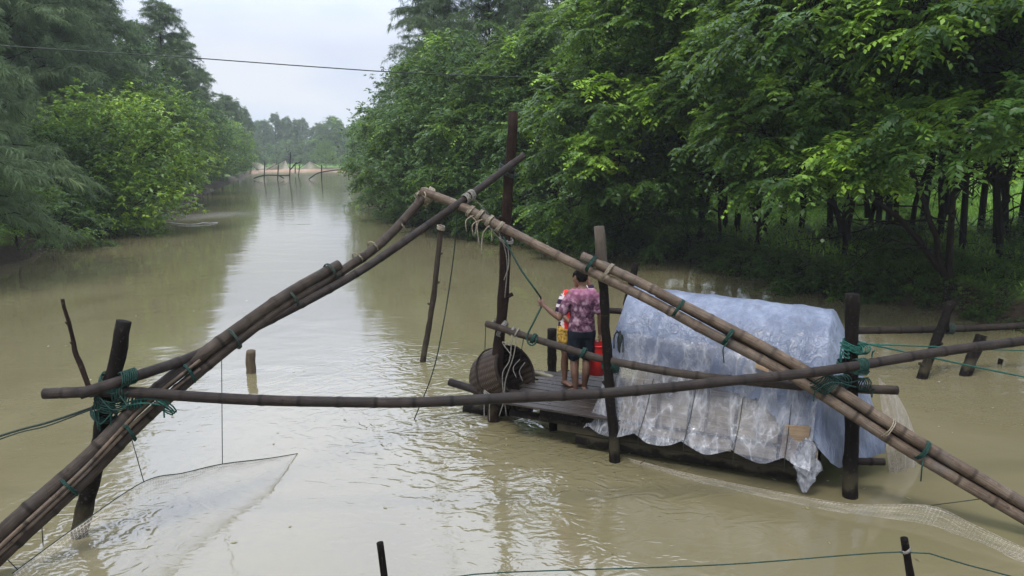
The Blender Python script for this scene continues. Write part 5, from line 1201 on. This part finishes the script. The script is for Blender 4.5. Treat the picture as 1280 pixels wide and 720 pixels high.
# ---------- second person, facing the camera, mostly hidden behind the boy
pp_ = W(711, 481, DZ); pp_ = Vector((pp_.x, pp_.y, DZ + .002))
per = empty('person', pp_, R(14), 'person in red and white shirt and yellow shorts, mostly hidden behind the boy in purple', 'person')
m = MB(); lx = .10
loft(m, [((0, 0, .80), .10, .09), ((0, 0, .86), .15, .11), ((.01, 0, .95), .148, .115), ((.03, -.01, 1.06), .132, .098), ((.05, -.02, 1.18), .150, .105), ((.07, -.03, 1.30), .165, .105), ((.085, -.035, 1.37), .135, .088), ((.09, -.035, 1.42), .075, .06), ((.095, -.04, 1.46), .050, .05), ((.10, -.05, 1.52), .048, .052)])
head(m, (.105, -.06, 1.575), -1)
LE = Vector((.275, -.08, 1.45)); LW = Vector((.235, -.06, 1.60))                 # raised arm, hand on the bamboo
limb(m, [(.215, -.03, 1.36), (.255, -.06, 1.40), LE], [.052, .045, .038]); limb(m, [LE, LE.lerp(LW, .5), LW], [.038, .034, .025]); hand(m, LW, (-.1, 0, 1), (0, -1, 0), .8)
RE = Vector((-.165, -.03, 1.10)); RW = Vector((-.06, -.17, .98))
limb(m, [(-.085, -.03, 1.36), (-.14, -.03, 1.23), RE], [.052, .045, .038]); limb(m, [RE, RE.lerp(RW, .4), RW], [.038, .036, .025]); hand(m, RW, (.8, -.4, -.3), (.2, -.9, 0), .8)
for sx, kn, an in ((-1, (-.075, -.045, .47), (-.065, .0, .085)), (1, (.10, -.03, .47), (.11, .04, .085))):
    limb(m, [(sx * .082, 0, .86), ((sx * .082 + kn[0]) / 2, -.02, .66), kn], [.092, .076, .055]); limb(m, [kn, (kn[0] * .98, kn[1] + .035, .33), an], [.054, .056, .034]); foot(m, an, (.55, -1, 0))
per.scale = (.94,) * 3
fuse('body', m, M['skin'], per, .0065, 4)
eyes(per, (.105, -.06, 1.575), -1)
m = MB(); x0, y0, z0 = .105, -.054, 1.575
loft(m, [((x0, y0 + .050, z0 - .05), .045, .030), ((x0, y0 + .040, z0 - .01), .070, .060), ((x0, y0 + .020, z0 + .04), .080, .085), ((x0, y0 + .006, z0 + .075), .074, .092), ((x0, y0, z0 + .105), .052, .066), ((x0, y0, z0 + .128), .012, .015)], 20)
fuse('hair', m, M['hair'], per, .008, 3)
mt = NT('red_jersey'); ob = mt.obj(); sx_ = mt.node('ShaderNodeSeparateXYZ'); mt.l(ob, sx_.inputs[0])
ex = mt.math('ABSOLUTE', mt.math('SUBTRACT', sx_.outputs[0], .045)); wob = mt.math('MULTIPLY', mt.math('SUBTRACT', mt.noise(ob, 22, 3), .5), .05)
exw = mt.math('ADD', ex, wob); slv = mt.ramp(exw, [(.0, (.62, .035, .03)), (.150, (.62, .035, .03)), (.155, (.62, .55, .52)), (.180, (.62, .55, .52)), (.186, (.025, .012, .035)), (1, (.025, .012, .035))], 'CONSTANT')
zb = mt.math('FRACT', mt.math('MULTIPLY', sx_.outputs[2], 9.0)); st = mt.math('MULTIPLY', mt.math('GREATER_THAN', zb, .62), mt.math('GREATER_THAN', exw, .18))
M['red_jersey'] = mt.done(mt.bsdf(mt.mix(st, slv, (.55, .48, .5)), .75, .2, mt.bump(mt.noise(ob, 14, 4), .6, .02)))
m = MB()
loft(m, [((.005, 0, .86), .180, .128), ((.01, 0, .95), .172, .130), ((.03, -.01, 1.06), .160, .120), ((.05, -.02, 1.18), .168, .124), ((.07, -.03, 1.30), .178, .122), ((.085, -.035, 1.365), .155, .105), ((.09, -.035, 1.41), .092, .078), ((.093, -.038, 1.432), .064, .062)], 22)
limb(m, [(-.065, -.03, 1.36), (-.115, -.03, 1.27), (-.158, -.03, 1.13)], [.064, .070, .070]); limb(m, [(.19, -.03, 1.36), (.24, -.05, 1.39), (.272, -.075, 1.44)], [.064, .066, .062])
o = fuse('shirt', m, M['red_jersey'], per, .008, 3); dm = o.modifiers.new('folds', 'DISPLACE'); dm.texture = tx; dm.strength = .018
M['yellow_shorts'] = mat_simple('yellow_shorts', (.10, .05, .02), (.62, .40, .07), .8, .2, 22, .3)
m = MB(); loft(m, [((0, 0, .78), .160, .12), ((0, 0, .86), .168, .126), ((0, 0, .95), .155, .118)], 20)
limb(m, [(-.085, 0, .84), (-.088, -.01, .74), (-.088, -.02, .66)], [.103, .098, .096]); limb(m, [(.085, 0, .84), (.09, -.01, .74), (.095, -.015, .66)], [.103, .098, .096])
fuse('shorts', m, M['yellow_shorts'], per, .008, 3)

# ---------- bucket in the boy's right hand
mw = Matrix.Translation(bp_) @ Matrix.Rotation(R(6), 4, 'Z') @ Matrix.Scale(BS, 4)
hand_w = mw @ Vector((.262, .055, .72)); bc = hand_w + Vector((-.03, .10, -.50)); bc.z = max(bc.z, DZ + .06)
bk_ = empty('bucket', bc, 0, 'bright red plastic bucket held at the right side of the boy', 'bucket')
m = MB(); m.tube([(0, 0, 0), (0, 0, .004), (0, 0, .22), (0, 0, .40), (0, 0, .42)], [.095, .118, .138, .155, .158], 28, cap=True)
m.f.pop(); m.mi.pop()
m.tube([(0, 0, .42), (0, 0, .41), (0, 0, .2), (0, 0, .012)], [.158, .150, .132, .11], 28, cap=False)
m.build('body', M['bucket'], bk_)
m = MB(); m.tube([Vector((math.cos(a) * .160, math.sin(a) * .160, .415)) for a in lin(0, 2 * math.pi, 33)], .010, 7); m.build('rim', M['bucket'], bk_)
hh_ = hand_w - bc; m = MB(); m.tube(spline([Vector((-.158, 0, .40)), Vector((-.10, hh_.y * .6, .40 + (hh_.z - .40) * .6)), hh_ + Vector((0, .02, -.005)), Vector((.13, hh_.y * .5, .40 + (hh_.z - .40) * .5)), Vector((.158, 0, .40))], 20), .005, 6); m.build('handle', M['rope_white'], bk_)

# ---------- rope through the boy's left hand
hw = mw @ Vector((-.525, .115, 1.245))
rope('pull_rope', boyrope + [hw + Vector((-.01, .0, .05)), hw, hw + Vector((.0, -.01, -.07)), P(667, 403, 9.55), P(659, 420, 9.52), P(661, 430, 9.48), P(668, 431, 9.46), P(671, 422, 9.48)], .012, 'rope_green', 'thick dark green rope from the tallest post through the hand of the boy', 'rope', n=50)
